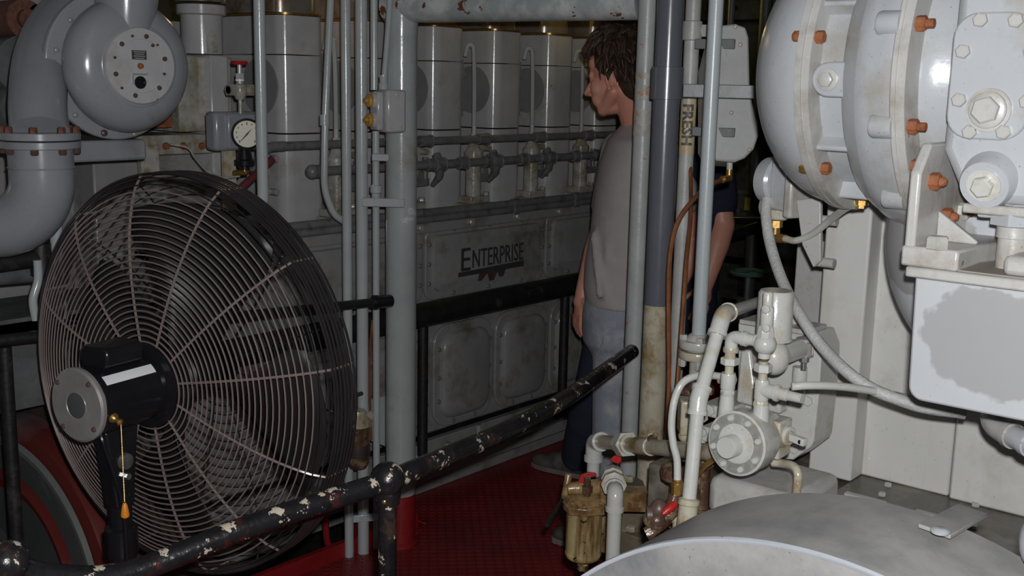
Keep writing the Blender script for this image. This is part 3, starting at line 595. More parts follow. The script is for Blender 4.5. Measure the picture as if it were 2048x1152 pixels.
for i in range(19):
    r_ = .06 + (RB - .01 - .06) * i / 18; s_ = (r_ - .06) / (RB - .06); mb = MB(); mb.ring(FC - AM * (.038 + .07 * (1 - s_ ** 3) ** .7), AM, r_, .0017, 72, 4); obj('front_guard_ring', mb, M['wire_b'], fan)
for k in range(12):
    t = 2 * pi * (k + .35) / 12; pts = [gp(r_, rear_h(r_) - .003, t) for r_ in [.10 + (RB - .10) * q / 14 for q in range(15)]] + [gp(RB + .0, (.036 - .009 * q), t) for q in range(1, 9)]
    mb = MB(); mb.tube(pts, .0032, 6); obj('guard_rib', mb, M['wire'], fan)
    t += .2; pts = [gp(r_, -(.037 + .07 * (1 - ((r_ - .06) / (RB - .06)) ** 3) ** .7), t) for r_ in [.06 + (RB - .0601) * q / 12 for q in range(13)]]
    mb = MB(); mb.tube(pts, .0026, 6); obj('front_guard_rib', mb, M['wire_b'], fan)
mb = MB(); mb.lathe([(.0, 0), (.065, 0), (.065, .004), (0, .004)], FC - AM * .11, AM, 32); obj('front_badge', mb, M['black'], fan)
mb = MB(); mb.lathe([(.0, -.04), (.055, -.04), (.06, -.03), (.06, .05), (.05, .06)], FC - AM * .03, AM, 28); hub = obj('blade_hub', mb, M['blade'], fan)
for k in range(4):
    t0 = radians(72 + 90 * k); vs_ = []; fs = []; nr, na = 10, 9
    for i in range(nr):
        f = i / (nr - 1); r_ = .055 + .36 * f; span = 1.12 * (1 - .55 * (1 - f) ** 1.0) * (1 if f < .85 else 1 - (f - .85) * 1.2)
        for j in range(na):
            g = j / (na - 1) - .5; t = t0 + span * g + .15 * f; h = -.03 + g * (.13 - .05 * f) + .02 * (g * g * 4)
            vs_.append(gp(r_, h, t))
    for i in range(nr - 1):
        for j in range(na - 1): fs.append((i * na + j, i * na + j + 1, (i + 1) * na + j + 1, (i + 1) * na + j))
    mb = MB(); mb.add(vs_, fs); o = obj('fan_blade', mb, M['blade'], fan); so = o.modifiers.new('thickness', 'SOLIDIFY'); so.thickness = .003
# motor, end shield, capacitor box, switch chain
MR = .078
MC = FC + AM * .128
mb = MB(); mb.lathe([(.094, -.012), (.100, -.010), (.100, .0), (.085, .004), (.084, .010)], MC, AM, 40); obj('guard_hub_plate', mb, M['black'], fan)
mt = MB(); mt.lathe([(.05, -.02), (MR - .004, -.02), (MR + .004, -.018), (MR + .004, -.010), (MR, -.008), (MR, .172), (MR - .004, .176)], MC, AM, 56); mo = obj('motor', mt, M['black'], fan)
mb = MB(); mb.lathe([(MR + .0045, -.004), (MR + .0055, -.004), (MR + .0055, .004), (MR + .0045, .004)], MC, AM, 56); obj('motor_band', mb, M['alu'], fan)
mb = MB(); mb.lathe([(MR + .002, .176), (MR + .005, .178), (MR + .005, .186), (MR, .190), (.032, .190), (.031, .1885), (.0, .1885)], MC, AM, 56); es = obj('end_shield', mb, M['alu'], fan, 0, 'silver grey end plate')
mb = MB(); mb.lathe([(.029, .1880), (.029, .1905), (.027, .1910), (0, .1910)], MC, AM, 40); obj('centre_disc', mb, M['chrome'], es)
for k in range(4):
    t = pi / 4 + k * pi / 2 + .1; p_ = MC + AM * .190 + (e1 * cos(t) + e2 * sin(t)) * (MR - .008); bolt(es, p_, AM, .006, .006, M['darkbolt'], 'shield_screw', 'dome')
up = V((0, 0, 1)); sd = AM.cross(up).normalized()
mb = MB()
cxs = rrect(.088, .050, .018, 5); mb.prism([MC + AM * .035 + sd * a_ + up * (MR + .018 + b_) for a_, b_ in cxs], AM * .105); obj('capacitor_box', mb, M['black'], fan, .006)
# white strip along the motor, lying on its curve
ts = None
for sgn in (1, -1):
    q = sd * sgn
    if q.dot(RGT) > 0: sr = q
mb = MB(); n = 6; vs_ = []; fs = []
for i in range(n):
    t = radians(37 + 17 * i / (n - 1))
    for h in (.020, .158):
        vs_.append(MC + AM * h + (sr * cos(t) + up * sin(t)) * (MR + .0006))
for i in range(n - 1): fs.append((i * 2, i * 2 + 1, i * 2 + 3, i * 2 + 2))
mb.add(vs_, fs); obj('white_strip', mb, M['white_tape'], mo, 0, 'white strip along the side of the black motor')
sw = MC + AM * .155 + (sr * cos(radians(-18)) + up * sin(radians(-18))) * MR
swd = (sr * cos(radians(-18)) + up * sin(radians(-18)))
mb = MB(); mb.lathe([(.012, 0), (.010, .006), (.006, .010), (.006, .020), (.008, .022), (.003, .026)], sw, swd, 16); obj('switch_nipple', mb, M['brass'], fan)
mb = MB(); p_ = sw + swd * .024
for k in range(52):
    mb.sph(p_ - V((0, 0, .0035 * k)), .00155, (1, 1, 1), 6, 4)
obj('pull_chain', mb, M['brass'], fan)
mb = MB(); mb.lathe([(.003, 0), (.006, -.006), (.0095, -.026), (.009, -.032), (.004, -.036), (0, -.036)], p_ - V((0, 0, .182)), (0, 0, 1), 16); obj('pull_knob', mb, M['orange'], fan)
# yoke, cord, column, base
cb = MC + AM * .085; cx_ = V((cb.x, cb.y, 0))
mb = MB(); mb.prism([cb + AM * a_ - up * (MR - .005) + sd * .022 - up * b_ for a_, b_ in ((-.045, 0), (.05, 0), (.032, .13), (.026, .19), (-.026, .19), (-.03, .13))], -sd * .044); obj('yoke', mb, M['black'], fan, .006)
mb = MB(); q = cb - up * (MR + .075); mb.lathe([(.020, 0), (.018, .008), (.006, .012)], q + sr * .022, sr, 18); mb.hexa(q + sr * .022 + up * -.035, q + sr * .034 - up * .035, .008); obj('tilt_bolt', mb, M['chrome'], fan)
zc = cb.z - MR - .19
mb = MB(); mb.lathe([(.026, -.05), (.026, .03), (.022, .035)], V((cb.x, cb.y, zc)), up, 24); mb.lathe([(.035, -.115), (.037, -.11), (.037, -.05), (.030, -.045)], V((cb.x, cb.y, zc)), up, 28); obj('clamp_collar', mb, M['black'], fan)
mb = MB(); mb.cyl((cb.x, cb.y, zc - .06), (cb.x, cb.y, -.48), .031, None, 28); obj('column', mb, M['black'], fan)
mb = MB(); mb.lathe([(.0, .07), (.04, .07), (.06, .04), (.28, .02), (.30, 0), (0, 0)], V((cb.x, cb.y, -.55)), up, 48); obj('base', mb, M['black'], fan)
mb = MB(); s0 = MC + AM * .165 - up * (MR - .02) + sr * .04
mb.tube(spl([s0, s0 - up * .03 + sr * .012, s0 - up * .11 + sr * .018 - AM * .02, s0 - up * .20 + sr * .018 - AM * .04, s0 - up * .36 + sr * .01 - AM * .05, s0 - up * .62 + sr * .01 - AM * .05]), .0045, 8); obj('power_cord', mb, M['black'], fan)
# ================================================================ pillar, overhead pipe, conduits, handrail
pf = Q(801, 1086, Z=0); PX, PY = pf.x, pf.y
pp = thing('support_pillar', 'thick grey pipe pillar with red painted foot on the deck edge', 'pillar', (PX, PY, 0))
zt = Q(800, 12, X=PX).z
mb = MB(); mb.cyl((PX, PY, .16), (PX, PY, zt - .02), .055, None, 36); obj('shaft', mb, M['pillar'], pp)
mb = MB(); mb.lathe([(.0555, 0), (.0558, .19), (.0553, .20)], (PX, PY, 0), (0, 0, 1), 36); mb.lathe([(.066, 0), (.066, .012), (.056, .02)], (PX, PY, 0), (0, 0, 1), 36); obj('red_foot', mb, M['redkerb'], pp, 0, 'red painted foot of the pillar')
op = thing('overhead_pipe', 'thick grey overhead pipe with flaking paint joining pillar and thin pole', 'pipe', (PX, PY, zt))
pe = Q(1284, -2, d=3.33); pe.z = zt
mb = MB(); a = V((PX, PY, zt)); dr = (pe - a).normalized(); mb.tube([a - dr * .055, pe], .056, 36); obj('horizontal_run', mb, M['overhead'], op)
mb = MB(); mb.tube([a - V((0, 0, .10)), a - V((0, 0, .03)), a + V((0, 0, .02)), a + V((0, 0, .05))], [.0558, .058, .057, .04], 36); obj('elbow_joint', mb, M['pillar'], op)
mb = MB(); mb.cyl(a + V((0, 0, .03)), a + V((0, 0, .8)), .055, None, 30); obj('upper_post', mb, M['pillar'], op)

XP = -2.86
def vp(name, label, x, y, r, m, z0, z1, X=XP, cat='pipe', d=None, group=None):
    p_ = Q(x, y, X=X) if d is None else Q(x, y, d=d); mb = MB(); mb.cyl((p_.x, p_.y, z0), (p_.x, p_.y, z1), r, None, 18); return one(name, label, cat, mb, M[m], group), p_
p_ = Q(522, 200, X=-2.80); mb = MB(); zz = Q(527, 440, X=-2.80).z; mb.tube(fil([V((p_.x, p_.y, 2.6)), V((p_.x, p_.y, zz)), V((-3.16, p_.y + .05, zz - .05))], .08, 8), .0175, 18); one('conduit', 'grey vertical pipe crossing in front of the pressure gauge', 'pipe', mb, M['pipe'])
vp('conduit', 'grey vertical pipe second left of the pillar', 694, 450, .0165, 'pipe', -.5, 2.6)
vp('conduit', 'thicker grey vertical pipe just left of the pillar', 724, 450, .0205, 'pipe', -.5, 2.6, -2.845)
o, pc = vp('conduit', 'slim grey conduit feeding the switch box beside the pillar', 752, 500, .0125, 'pipe', -.5, Q(752, 262, X=-2.84).z, -2.84)
o2, _ = vp('conduit', 'slim grey conduit running up from the switch box', 748, 80, .0125, 'pipe', Q(748, 180, X=-2.84).z, 2.6, -2.84)
for zy, r_, h_ in ((378, .021, .03), (385, .016, .05)):
    z = Q(752, zy, X=-2.84).z; m2 = MB(); m2.lathe([(r_ * .8, -h_ / 2), (r_, -h_ * .4), (r_, h_ * .4), (r_ * .8, h_ / 2)], (pc.x, pc.y, z), (0, 0, 1), 12); obj('conduit_union', m2, M['pipe'], o)
mb = MB(); mb.tube([Q(774, 440, X=-2.83), Q(779, 700, X=-2.83), Q(777, 1000, X=-2.83)], .005, 8); one('cable', 'thin pale cable running down beside the pillar', 'cable', mb, M['pipe'])
mb = MB(); mb.tube(spl([Q(745, 640, X=-2.86), Q(740, 700, X=-2.86), Q(739, 750, X=-2.86), Q(742, 880, X=-2.86)]), .005, 8); one('copper_tube', 'thin copper tube between the conduits left of the pillar', 'tube', mb, M['copper'])
mb = MB(); mb.tube(fil([Q(664, -60, X=-2.9), Q(650, 240, X=-2.9), Q(648, 380, X=-2.9), Q(668, 430, X=-2.9), Q(692, 445, X=-2.9)], .09, 8), .0125, 12)
bc = one('conduit', 'slim conduit bending in to the pipes at its foot, left of the others', 'pipe', mb, M['pipe'])
mb = MB(); p_ = Q(649, 240, X=-2.9); mb.cyl(p_ - V((0, 0, .018)), p_ + V((0, 0, .018)), .0165); obj('coupling', mb, M['pipe'], bc)
mb = MB(); mb.tube(spl([Q(782, -40, X=-2.80), Q(776, 60, X=-2.80), Q(768, 160, X=-2.80)]), .010, 10); fc = one('flexible_conduit', 'ribbed flexible conduit dropping into the switch box', 'pipe', mb, M['pipe'])
mb = MB(); p_ = Q(767, 168, X=-2.80); mb.lathe([(.012, -.03), (.017, -.028), (.017, 0), (.014, .004), (.014, .03)], p_, (0, 0, 1), 12); obj('conduit_gland', mb, M['pipe'], fc)
# push-button box on the pillar
sb = thing('switch_box', 'grey push button box with two yellow knobs on the pillar', 'switch box', Q(770, 262, X=-2.80))
fa = V((-.25, -.97, 0)).normalized(); si = V((.97, -.25, 0)).normalized()       # face with knobs looks left, side looks to the camera
c = Q(783, 222, d=3.70); w_, h_, dp = .075, .142, .075
def bxp(a_, b_, c_): return c + si * a_ + fa * b_ + V((0, 0, c_))
R_ = Matrix((si, fa, V((0, 0, 1)))).transposed()
mb = MB(); mb.box(bxp(0, 0, 0), (w_, dp, h_), R_); bo = obj('box', mb, M['engine'], sb, .010)
mb = MB(); mb.box(bxp(-.012, dp / 2 + .012, 0), (w_ - .02, .024, h_ - .015), R_); obj('lid', mb, M['engine'], sb, .006)
for kz, nm in ((.034, 'upper'), (-.030, 'lower')):
    mb = MB(); mb.lathe([(.026, 0), (.026, .006), (.023, .012), (.021, .012)], bxp(-.012, dp / 2 + .022, kz), fa, 24); obj('bezel', mb, M['engine'], sb)
    mb = MB(); mb.lathe([(.021, .0), (.022, .018), (.019, .022), (0, .022)], bxp(-.012, dp / 2 + .026, kz), fa, 24); mb.cyl(bxp(-.012, dp / 2 + .046, kz), bxp(-.012, dp / 2 + .060, kz), .008); obj('push_knob', mb, M['yellow'], sb, 0, 'yellow worn push knob')
bolt(sb, bxp(w_ / 2 - .001, .0, .055), si, .006, .005, M['engine'], 'box_screw', 'dome')
# strap brackets and plate on the conduits
def strap(name, label, x0, x1, yy, h_, d0, d1, th=.012):
    a = Q(x0, yy, d=d0); b = Q(x1, yy, d=d1); a.z = b.z = (a.z + b.z) / 2; u_ = (b - a).normalized(); n_ = u_.cross(V((0, 0, 1))).normalized()
    mb = MB(); mb.box((a + b) / 2, ((b - a).length, th, h_), Matrix((u_, n_, V((0, 0, 1)))).transposed()); q = n_ if n_.dot(CAM - a) < 0 else -n_
    mb.box(a + q * .03 + u_ * .006, (.012, .06, h_), Matrix((u_, n_, V((0, 0, 1)))).transposed()); return one(name, label, 'bracket', mb, M['pipe'], None, .003)
strap('pipe_clamp', 'long grey strap bracket across conduits and pillar', 724, 809, 405, .030, 3.76, 3.76)
strap('pipe_clamp', 'short grey strap bracket under the switch box', 744, 778, 315, .024, 3.75, 3.75)
strap('pipe_clamp', 'low grey strap across the pipe feet beside the pillar', 700, 778, 1035, .028, 3.98, 4.02)
p1, p2 = Q(722, 805, X=-2.88), Q(770, 892, X=-2.88); mb = MB(); mb.prism([p1, V((p1.x, p2.y, p1.z)), p2, V((p2.x, p2.y - .06, p2.z + .03)), V((p1.x, p1.y, p1.z - .10))], (-.012, 0, 0)); one('gusset_plate', 'grey plate bolted between the conduits and the pillar', 'plate', mb, M['pipe'])
rh = Q(652, 1060, X=-2.9); mb = MB(); mb.tube(spl([rh + V((0, 0, .15)), rh, rh + V((.0, .02, -.07)), rh + V((.02, .1, -.1))]), .012, 8); one('red_hose', 'short red hose behind the fan near the deck kerb', 'hose', mb, M['redkerb'])
mb = MB(); mb.tube(spl([Q(832, 1040, Z=.03), Q(850, 1048, Z=.01), Q(850, 1055, Z=.01), Q(833, 1066, Z=.02)]), .004, 8); one('red_wire_loop', 'small red wire loop on the deck at the pillar foot', 'wire', mb, M['redkerb'])
# little strainer left of the pillar (behind the fan's rim)
st = thing('strainer', 'small dark red strainer pot behind the rim of the fan', 'strainer', Q(715, 925, X=-2.82))
c = Q(716, 935, X=-2.82); t = Q(716, 850, X=-2.82).z
mb = MB(); mb.lathe([(.0, -.01), (.03, 0), (.042, .02), (.042, t - c.z)], c, (0, 0, 1), 24); obj('pot', mb, M['oldvalve'], st)
mb = MB(); mb.lathe([(.0425, .045), (.0432, .05), (.0432, .085), (.0425, .09)], c, (0, 0, 1), 24); obj('red_band', mb, M['redwheel_d'], st)
mb = MB(); z = t - c.z; mb.lathe([(.05, z), (.05, z + .012), (.035, z + .03), (.028, z + .055), (.0, z + .06)], c, (0, 0, 1), 20); mb.cyl(c + V((0, -.06, z + .02)), c + V((0, .06, z + .02)), .02); obj('pot_head', mb, M['pump_dirty'], st)
mb = MB(); q = c + V((0, -.01, z + .06)); mb.cyl(q, q + V((0, 0, .05)), .008); mb.tube([q + V((0, -.03, .05)), q + V((0, .03, .052))], .008, 8); obj('red_tap', mb, M['redwheel_d'], st)

# near handrail: black pipe, ball fittings, posts
hr = thing('handrail', 'black pipe handrail with flaking paint sloping across the foreground', 'handrail', Q(775, 960, Z=.88) - V((0, 0, .88)))
k1 = Q(775, 962, Z=.88); k0 = Q(14, 1128, Z=.88); ke = Q(1264, 703, Z=.90)
R1 = .0225
kb = Q(1085, 832, Z=.88); mb = MB(); mb.tube(fil([k1, kb, ke], .35, 14), R1, 20); obj('far_rail', mb, M['handrail'], hr)
sag = Q(255, 1146, d=2.02); md = Q(500, 1052, d=2.14)
mb = MB(); mb.tube(spl([k0, Q(95, 1151, d=1.93), sag, md, k1], 8), R1, 20); obj('near_rail', mb, M['handrail_red'], hr)
for kk, nm in ((k1, 'ball'), (k0, 'ball')):
    mb = MB(); mb.sph(kk + V((0, 0, .004)), .037, (1, 1, 1.0), 28, 16); mb.cyl(kk - V((0, 0, .05)), kk - V((0, 0, .02)), .025, .03, 20); obj('ball_fitting', mb, M['handrail'], hr)
    mb = MB(); mb.cyl(kk - V((0, 0, .93)), kk - V((0, 0, .03)), .0195, None, 20); obj('post', mb, M['handrail'], hr)
mb = MB(); mb.cyl(ke - (ke - kb).normalized() * .02, ke, .022, None, 16); obj('end_joint', mb, M['blackrail'], hr)
bolt(hr, k1 + V((.012, -.02, -.036)), (.4, -.9, 0), .006, .006, M['brass'], 'set_screw', 'dome')

# ================================================================ upright pipes right of the man
o, pl_ = vp('stanchion_pole', 'slim upright grey pole with scraped patches beside the man', 1282, 350, .0285, 'galv', 0, 2.6, cat='pole', d=3.33)
mb = MB(); 
for (y, h_) in ((152, .018), (185, .045), (235, .05), (262, .03)):
    q = Q(1290, y, d=3.3); mb.lathe([(.0288, -h_ / 2), (.0293, -h_ / 2), (.0293, h_ / 2), (.0288, h_ / 2)], (pl_.x, pl_.y, q.z), (0, 0, 1), 24)
obj('scraped_patch', mb, mat('peeling_patch', (0.42, 0.41, 0.38), .45, var=.2, vscale=40, bump=.4, bscale=80, chips=((.50, .24, .11), .40, 32)), o)
mb = MB(); mb.lathe([(.055, 0), (.055, .012), (.03, .018)], (pl_.x, pl_.y, 0), (0, 0, 1), 24); obj('foot_flange', mb, M['galv'], o)
p_ = Q(1311, 350, d=3.2); mb = MB(); mb.bb(p_.x - .007, p_.x + .007, p_.y - .007, p_.y + .007, 0, 2.6); one('thin_conduit', 'thin pale square strip between the grey pole and the blue pipe', 'conduit', mb, M['pump_dirty'])
p_ = Q(1322, 80, d=3.1); mb = MB(); z0 = Q(1322, 140, d=3.1).z; mb.cyl((p_.x, p_.y, z0 - .1), (p_.x, p_.y, 2.6), .014); one('thin_conduit', 'short pale conduit behind the top of the blue pipe', 'conduit', mb, M['pump_dirty'])
bp = Q(1328, 300, d=2.92); pv = thing('plastic_pipe', 'slate blue plastic upright pipe with a collar', 'pipe', (bp.x, bp.y, 0))
zj = Q(1308, 620, d=2.92).z
mb = MB(); mb.cyl((bp.x, bp.y, zj), (bp.x, bp.y, 2.6), .0355, None, 28); obj('blue_run', mb, M['pvc'], pv)
mb = MB(); mb.cyl((bp.x, bp.y, .45), (bp.x, bp.y, zj), .0352, None, 28); mb.cyl((bp.x, bp.y, 0), (bp.x, bp.y, .46), .036, None, 24); obj('painted_run', mb, M['pump_dirty'], pv, 0, 'lower run painted cream grey')
za, zb_ = Q(1340, 134, d=2.9).z, Q(1335, 199, d=2.9).z; mb = MB(); mb.lathe([(.0355, zb_), (.0425, zb_ + .001), (.0425, za - .001), (.0355, za)], (bp.x, bp.y, 0), (0, 0, 1), 32); obj('collar', mb, M['pvc'], pv)
# FRESH water pipe
fp = Q(1373, 300, d=3.0); fw = thing('fresh_water_pipe', 'patched silver upright pipe with a cream band stencilled FRESH', 'pipe', (fp.x, fp.y, 0)); rf = .0205
zc1, zc0 = Q(1380, 168, d=3.0).z, Q(1375, 285, d=3.0).z
mb = MB(); mb.cyl((fp.x, fp.y, 0), (fp.x, fp.y, 2.6), rf, None, 24); obj('run', mb, M['freshpipe'], fw)
mb = MB(); mb.lathe([(rf, zc0 - .03), (rf + .0006, zc0 - .03), (rf + .0006, zc1), (rf, zc1)], (fp.x, fp.y, 0), (0, 0, 1), 32); obj('cream_band', mb, M['cream'], fw, 0, 'cream band around the pipe')
out = V((-fp.x, -fp.y, 0)).normalized(); tang = V((0, 0, 1)).cross(out)
zt_ = Q(1375, 207, d=3.0).z; zb2 = Q(1370, 290, d=3.0).z
def wrap(q):   # letters read downwards on the pipe
    a_ = (q.y - .0155) / (rf + .001) - .0; r_ = rf + .0009 + q.z
    return V((fp.x, fp.y, 0)) + (out * cos(a_) + tang * sin(a_)) * r_ + V((0, 0, zt_ - q.x))
tt = text_mb('FRESH', .042, (0, 0, 0), (1, 0, 0), (0, 1, 0), .0003, warp=lambda q: q, spacing=1.0, bold=.0016); wd = max(q.x for q in tt.v)
tt.v = [wrap(V((q.x * (zt_ - zb2) / wd, q.y, q.z))) for q in tt.v]; obj('stencilled_word', tt, M['ink'], fw, 0, 'black stencilled word FRESH')
zk = Q(1380, 63, d=2.98).z; mb = MB(); mb.lathe([(rf, -.026), (.026, -.024), (.026, .024), (rf, .026)], (fp.x, fp.y, zk), (0, 0, 1), 24); mb.hexa((fp.x, fp.y, zk), V((fp.x, fp.y, zk)) + RGT * .055, .018); mb.cyl((fp.x, fp.y, zk), V((fp.x, fp.y, zk)) + RGT * .085, .010); obj('tee_fitting', mb, M['freshpipe'], fw)
# pale pole, its flange and lower run
gp_ = Q(1417, 300, d=2.60); gw = thing('riser_pipe', 'smooth pale grey riser pipe ending in a bolted flange', 'pipe', (gp_.x, gp_.y, .6)); zf = Q(1397, 692, d=2.62).z
mb = MB(); mb.cyl((gp_.x, gp_.y, zf), (gp_.x, gp_.y, 2.6), .0172, None, 24); obj('run', mb, mat('riser_grey_paint', (.43, .47, .48), .3, var=.05, bump=.06), gw)
for i, (dz, m) in enumerate(((0, 'pump'), (-.026, 'pump_dirty'))):
    mb = MB(); mb.lathe([(.0, dz - .02), (.045, dz - .02), (.0465, dz - .018), (.0465, dz - .003), (.045, dz), (.03, dz), (.024, dz + .012), (.018, dz + .016)], (gp_.x, gp_.y, zf), (0, 0, 1), 32); fo = obj('flange', mb, M[m], gw)
    for k in range(4):
        t = k * pi / 2 + .6; bolt(fo, V((gp_.x + cos(t) * .036, gp_.y + sin(t) * .036, zf + (.0 if i == 0 else -.046))), (0, 0, 1 if i == 0 else -1), .010, .012 if i == 0 else .022, M['pump'], 'flange_bolt')
mb = MB(); mb.cyl((gp_.x, gp_.y, .3), (gp_.x, gp_.y, zf - .04), .019, None, 20); obj('lower_run', mb, M['pump_dirty'], gw)
# tank plate with arms, flat bar, drain, copper tubes
def poly_at(pts, d): return [Q(x, y, d=d) for x, y in pts]
tk = thing('tank_plate', 'pale painted tank with rounded ends hung behind the riser pipe', 'tank', Q(1465, 325, d=2.85))
pts = [(1411, 128), (1411, 296), (1418, 312), (1434, 321), (1470, 324), (1490, 316), (1508, 298), (1517, 272), (1517, 245), (1505, 205), (1500, 170), (1498, 75), (1492, 54), (1470, 47), (1445, 50), (1428, 62)]
mb = MB(); mb.prism(poly_at(pts, 2.85), FWD * .12); obj('shell', mb, mat('tank_plate_paint', (.44, .44, .43), .45, var=.06, bump=.5, bscale=14, grime=((.34, .33, .31), .25, 9)), tk, .006)
for (x, y) in ((1471, 53), (1463, 225), (1499, 299), (1481, 89)):
    bolt(tk, Q(x, y, d=2.848), -FWD, .006, .004, M['pump_dirty'], 'plug', 'dome')
q = Q(1460, 322, d=2.88); mb = MB(); mb.cyl(q, q - V((0, 0, .025)), .008); obj('drain_stub', mb, M['pump'], tk)
mb = MB(); mb.cyl(q - V((0, 0, .022)), q - V((0, 0, .044)), .0085); mb.sph(q - V((0, 0, .044)), .010, (1, 1, 1), 10, 8); mb.cyl(q - V((0, 0, .044)), Q(1445, 359, d=2.86), .009); obj('drain_elbow', mb, M['brass'], tk)
def bar(name, label, x0, y0, d0, x1, y1, d1, h_, m, th=.008, hook=0):
    a, b = Q(x0, y0, d=d0), Q(x1, y1, d=d1); a.z = b.z = (a.z + b.z) / 2; u_ = (b - a).normalized(); n_ = u_.cross(V((0, 0, 1))).normalized()
    R_ = Matrix((u_, n_, V((0, 0, 1)))).transposed(); mb = MB(); mb.box((a + b) / 2, ((b - a).length, th, h_), R_)
    if hook: mb.box(b - n_ * .012 * (1 if n_.dot(FWD) < 0 else -1), (.008, .03, h_), R_)
    return one(name, label, 'bracket', mb, M[m], None, .002)
bar('strap_arm', 'upper short grey strap arm holding the pale tank', 1390, 88, 2.88, 1466, 88, 2.842, .026, 'rack_l', .008, 1)
bar('strap_arm', 'lower short grey strap arm holding the pale tank', 1384, 264, 2.88, 1466, 264, 2.842, .024, 'rack_l', .008, 1)
bar('flat_bar', 'long flat grey bar crossing behind the riser pipe to the big machine', 1366, 182, 2.80, 1545, 184, 2.75, .034, 'rack_l')
mb = MB(); mb.tube(spl([Q(1444, 360, d=2.86), Q(1420, 370, d=2.82), Q(1390, 396, d=2.78), Q(1362, 432, d=2.76), Q(1346, 475, d=2.76), Q(1338, 540, d=2.76), Q(1337, 640, d=2.76), Q(1338, 760, d=2.76), Q(1333, 880, d=2.76), Q(1326, 1000, d=2.76), Q(1322, 1060, d=2.76)]), .0062, 8); one('copper_tube', 'copper tube curling from the tank drain down past the blue pipe', 'tube', mb, M['copper'])
mb = MB(); mb.tube(spl([Q(1378, 290, d=3.02), Q(1380, 330, d=3.0), Q(1382, 380, d=2.95), Q(1381, 440, d=2.86), Q(1373, 520, d=2.8), Q(1366, 620, d=2.78), Q(1358, 730, d=2.78), Q(1349, 850, d=2.78), Q(1341, 960, d=2.78), Q(1335, 1060, d=2.78)]), .0055, 8); one('copper_tube', 'second copper tube running straight down along the stencilled pipe', 'tube', mb, M['copper'])
# ================================================================ generator set at the right: base, panels, drum
gb = thing('generator_plinth', 'pale steel base of the generator with an oily ledge on top', 'machine base', (-.6, 1.9, 0))
ZL = Q(1742, 955, Y=2.26).z
mb = MB(); xl0 = Q(1418, 958, Y=1.6).x; mb.bb(xl0, .6, 1.60, 2.7, 0, ZL - .012); obj('base_block', mb, M['light2'], gb, .012)
mb = MB(); mb.bb(xl0 - .40, xl0, 2.03, 2.7, 0, ZL - .012); obj('rear_block', mb, M['ledge'], gb, .006)
mb = MB(); mb.bb(xl0 + .005, .6, 1.605, 2.6, ZL - .012, ZL); obj('oily_top', mb, M['ledge'], gb)
for (x0_, y0_, ln) in ((1690, 990, .085), (1830, 1026, .12)):
    a = Q(x0_, y0_, Z=ZL); mb = MB(); mb.bb(a.x, a.x + ln, a.y - .004, a.y + .010, ZL, ZL + .006); obj('bright_lip', mb, M['light'], gb)
for (x, y) in ((1776, 972), (1764, 991), (1951, 1012), (1937, 1026), (1690, 938)): bolt(gb, Q(x, y, Z=ZL), (0, 0, 1), .008, .007, M['light2'], 'ledge_bolt')
a = Q(1640, 600, Y=2.20).x; xb = Q(1714, 800, Y=2.20).x
pan = thing('generator_housing', 'pale sheet metal generator housing behind the big turbocharger', 'housing', (-.5, 2.4, ZL))
for i, (x0, x1, y, nm) in enumerate(((a, xb, 2.20, 'side_panel'), (xb - .02, Q(1910, 860, Y=2.26).x - .0015, 2.26, 'middle_panel'), (Q(1910, 860, Y=2.255).x + .0015, .6, 2.25, 'end_panel'))):
    mb = MB(); mb.bb(x0, x1, y, y + .25, ZL, 2.5); obj(nm, mb, M['wall'], pan, .005)
mb = MB(); x0 = Q(1578, 600, Y=2.42).x; mb.bb(x0, a + .1, 2.44, 2.6, ZL, Q(1600, 480, Y=2.42).z); obj('rear_panel', mb, M['light2'], pan, .005)
mb = MB(); mb.prism([Q(x, y, Y=2.06) for x, y in ((1592, 400), (1641, 395), (1641, 522), (1626, 535), (1604, 490))], (0, .012, 0)); obj('corner_bracket', mb, M['light2'], pan, .002)
for (x, y) in ((1646, 440), (1641, 524)):
    mb = MB(); q = Q(x, y, Y=2.08); mb.cyl(q - V((.01, 0, 0)), q + V((.03, 0, 0)), .010); obj('hinge_pin', mb, M['light2'], pan)
# the drum guard
DX, DZ, DR = -.545, .548, .562
dg = thing('drum_guard', 'big pale drum cover with dusty top in the right foreground', 'drum', (DX, 1.4, 0))
mb = MB(); mb.lathe([(DR, 0), (DR, .245), (DR - .01, .25), (DR - .04, .25)], (DX, 1.278, DZ), (0, 1, 0), 128); obj('drum_shell', mb, M['drum'], dg)
mb = MB(); mb.lathe([(0, .004), (DR - .006, .004), (DR - .003, 0), (DR + .003, -.003), (DR + .004, .004), (DR, .007)], (DX, 1.278, DZ), (0, 1, 0), 128); obj('end_plate', mb, M['drum_face'], dg, 0, 'pale blue grey end plate with red paint dabs')
q1, q2 = Q(1868, 1064, Y=1.45), Q(1945, 1022, Y=1.60); mb = MB(); u_ = (q2 - q1).normalized()
mb.prism([q1 + V((-.022, 0, 0)), q1 + V((.022, 0, -.004)), q2 + V((.022, 0, -.004)), q2 + V((-.022, 0, 0))], (0, 0, .006)); obj('hold_down_strap', mb, M['drum'], dg, .001)
q = Q(1880, 1065, Y=1.44); mb = MB(); mb.lathe([(.012, 0), (.013, .003), (.008, .006), (0, .006)], q, (0, 0, 1), 16); obj('strap_washer', mb, M['light'], dg)
mb = MB(); q = Q(2112, 1090, Y=1.50); mb.sph(q, .045, (1, 1, 1.1), 20, 12); mb.cyl(q, q + V((.2, 0, -.05)), .05); one('rounded_fitting', 'rounded grey fitting cut off by the right edge above the drum', 'fitting', mb, M['light'])

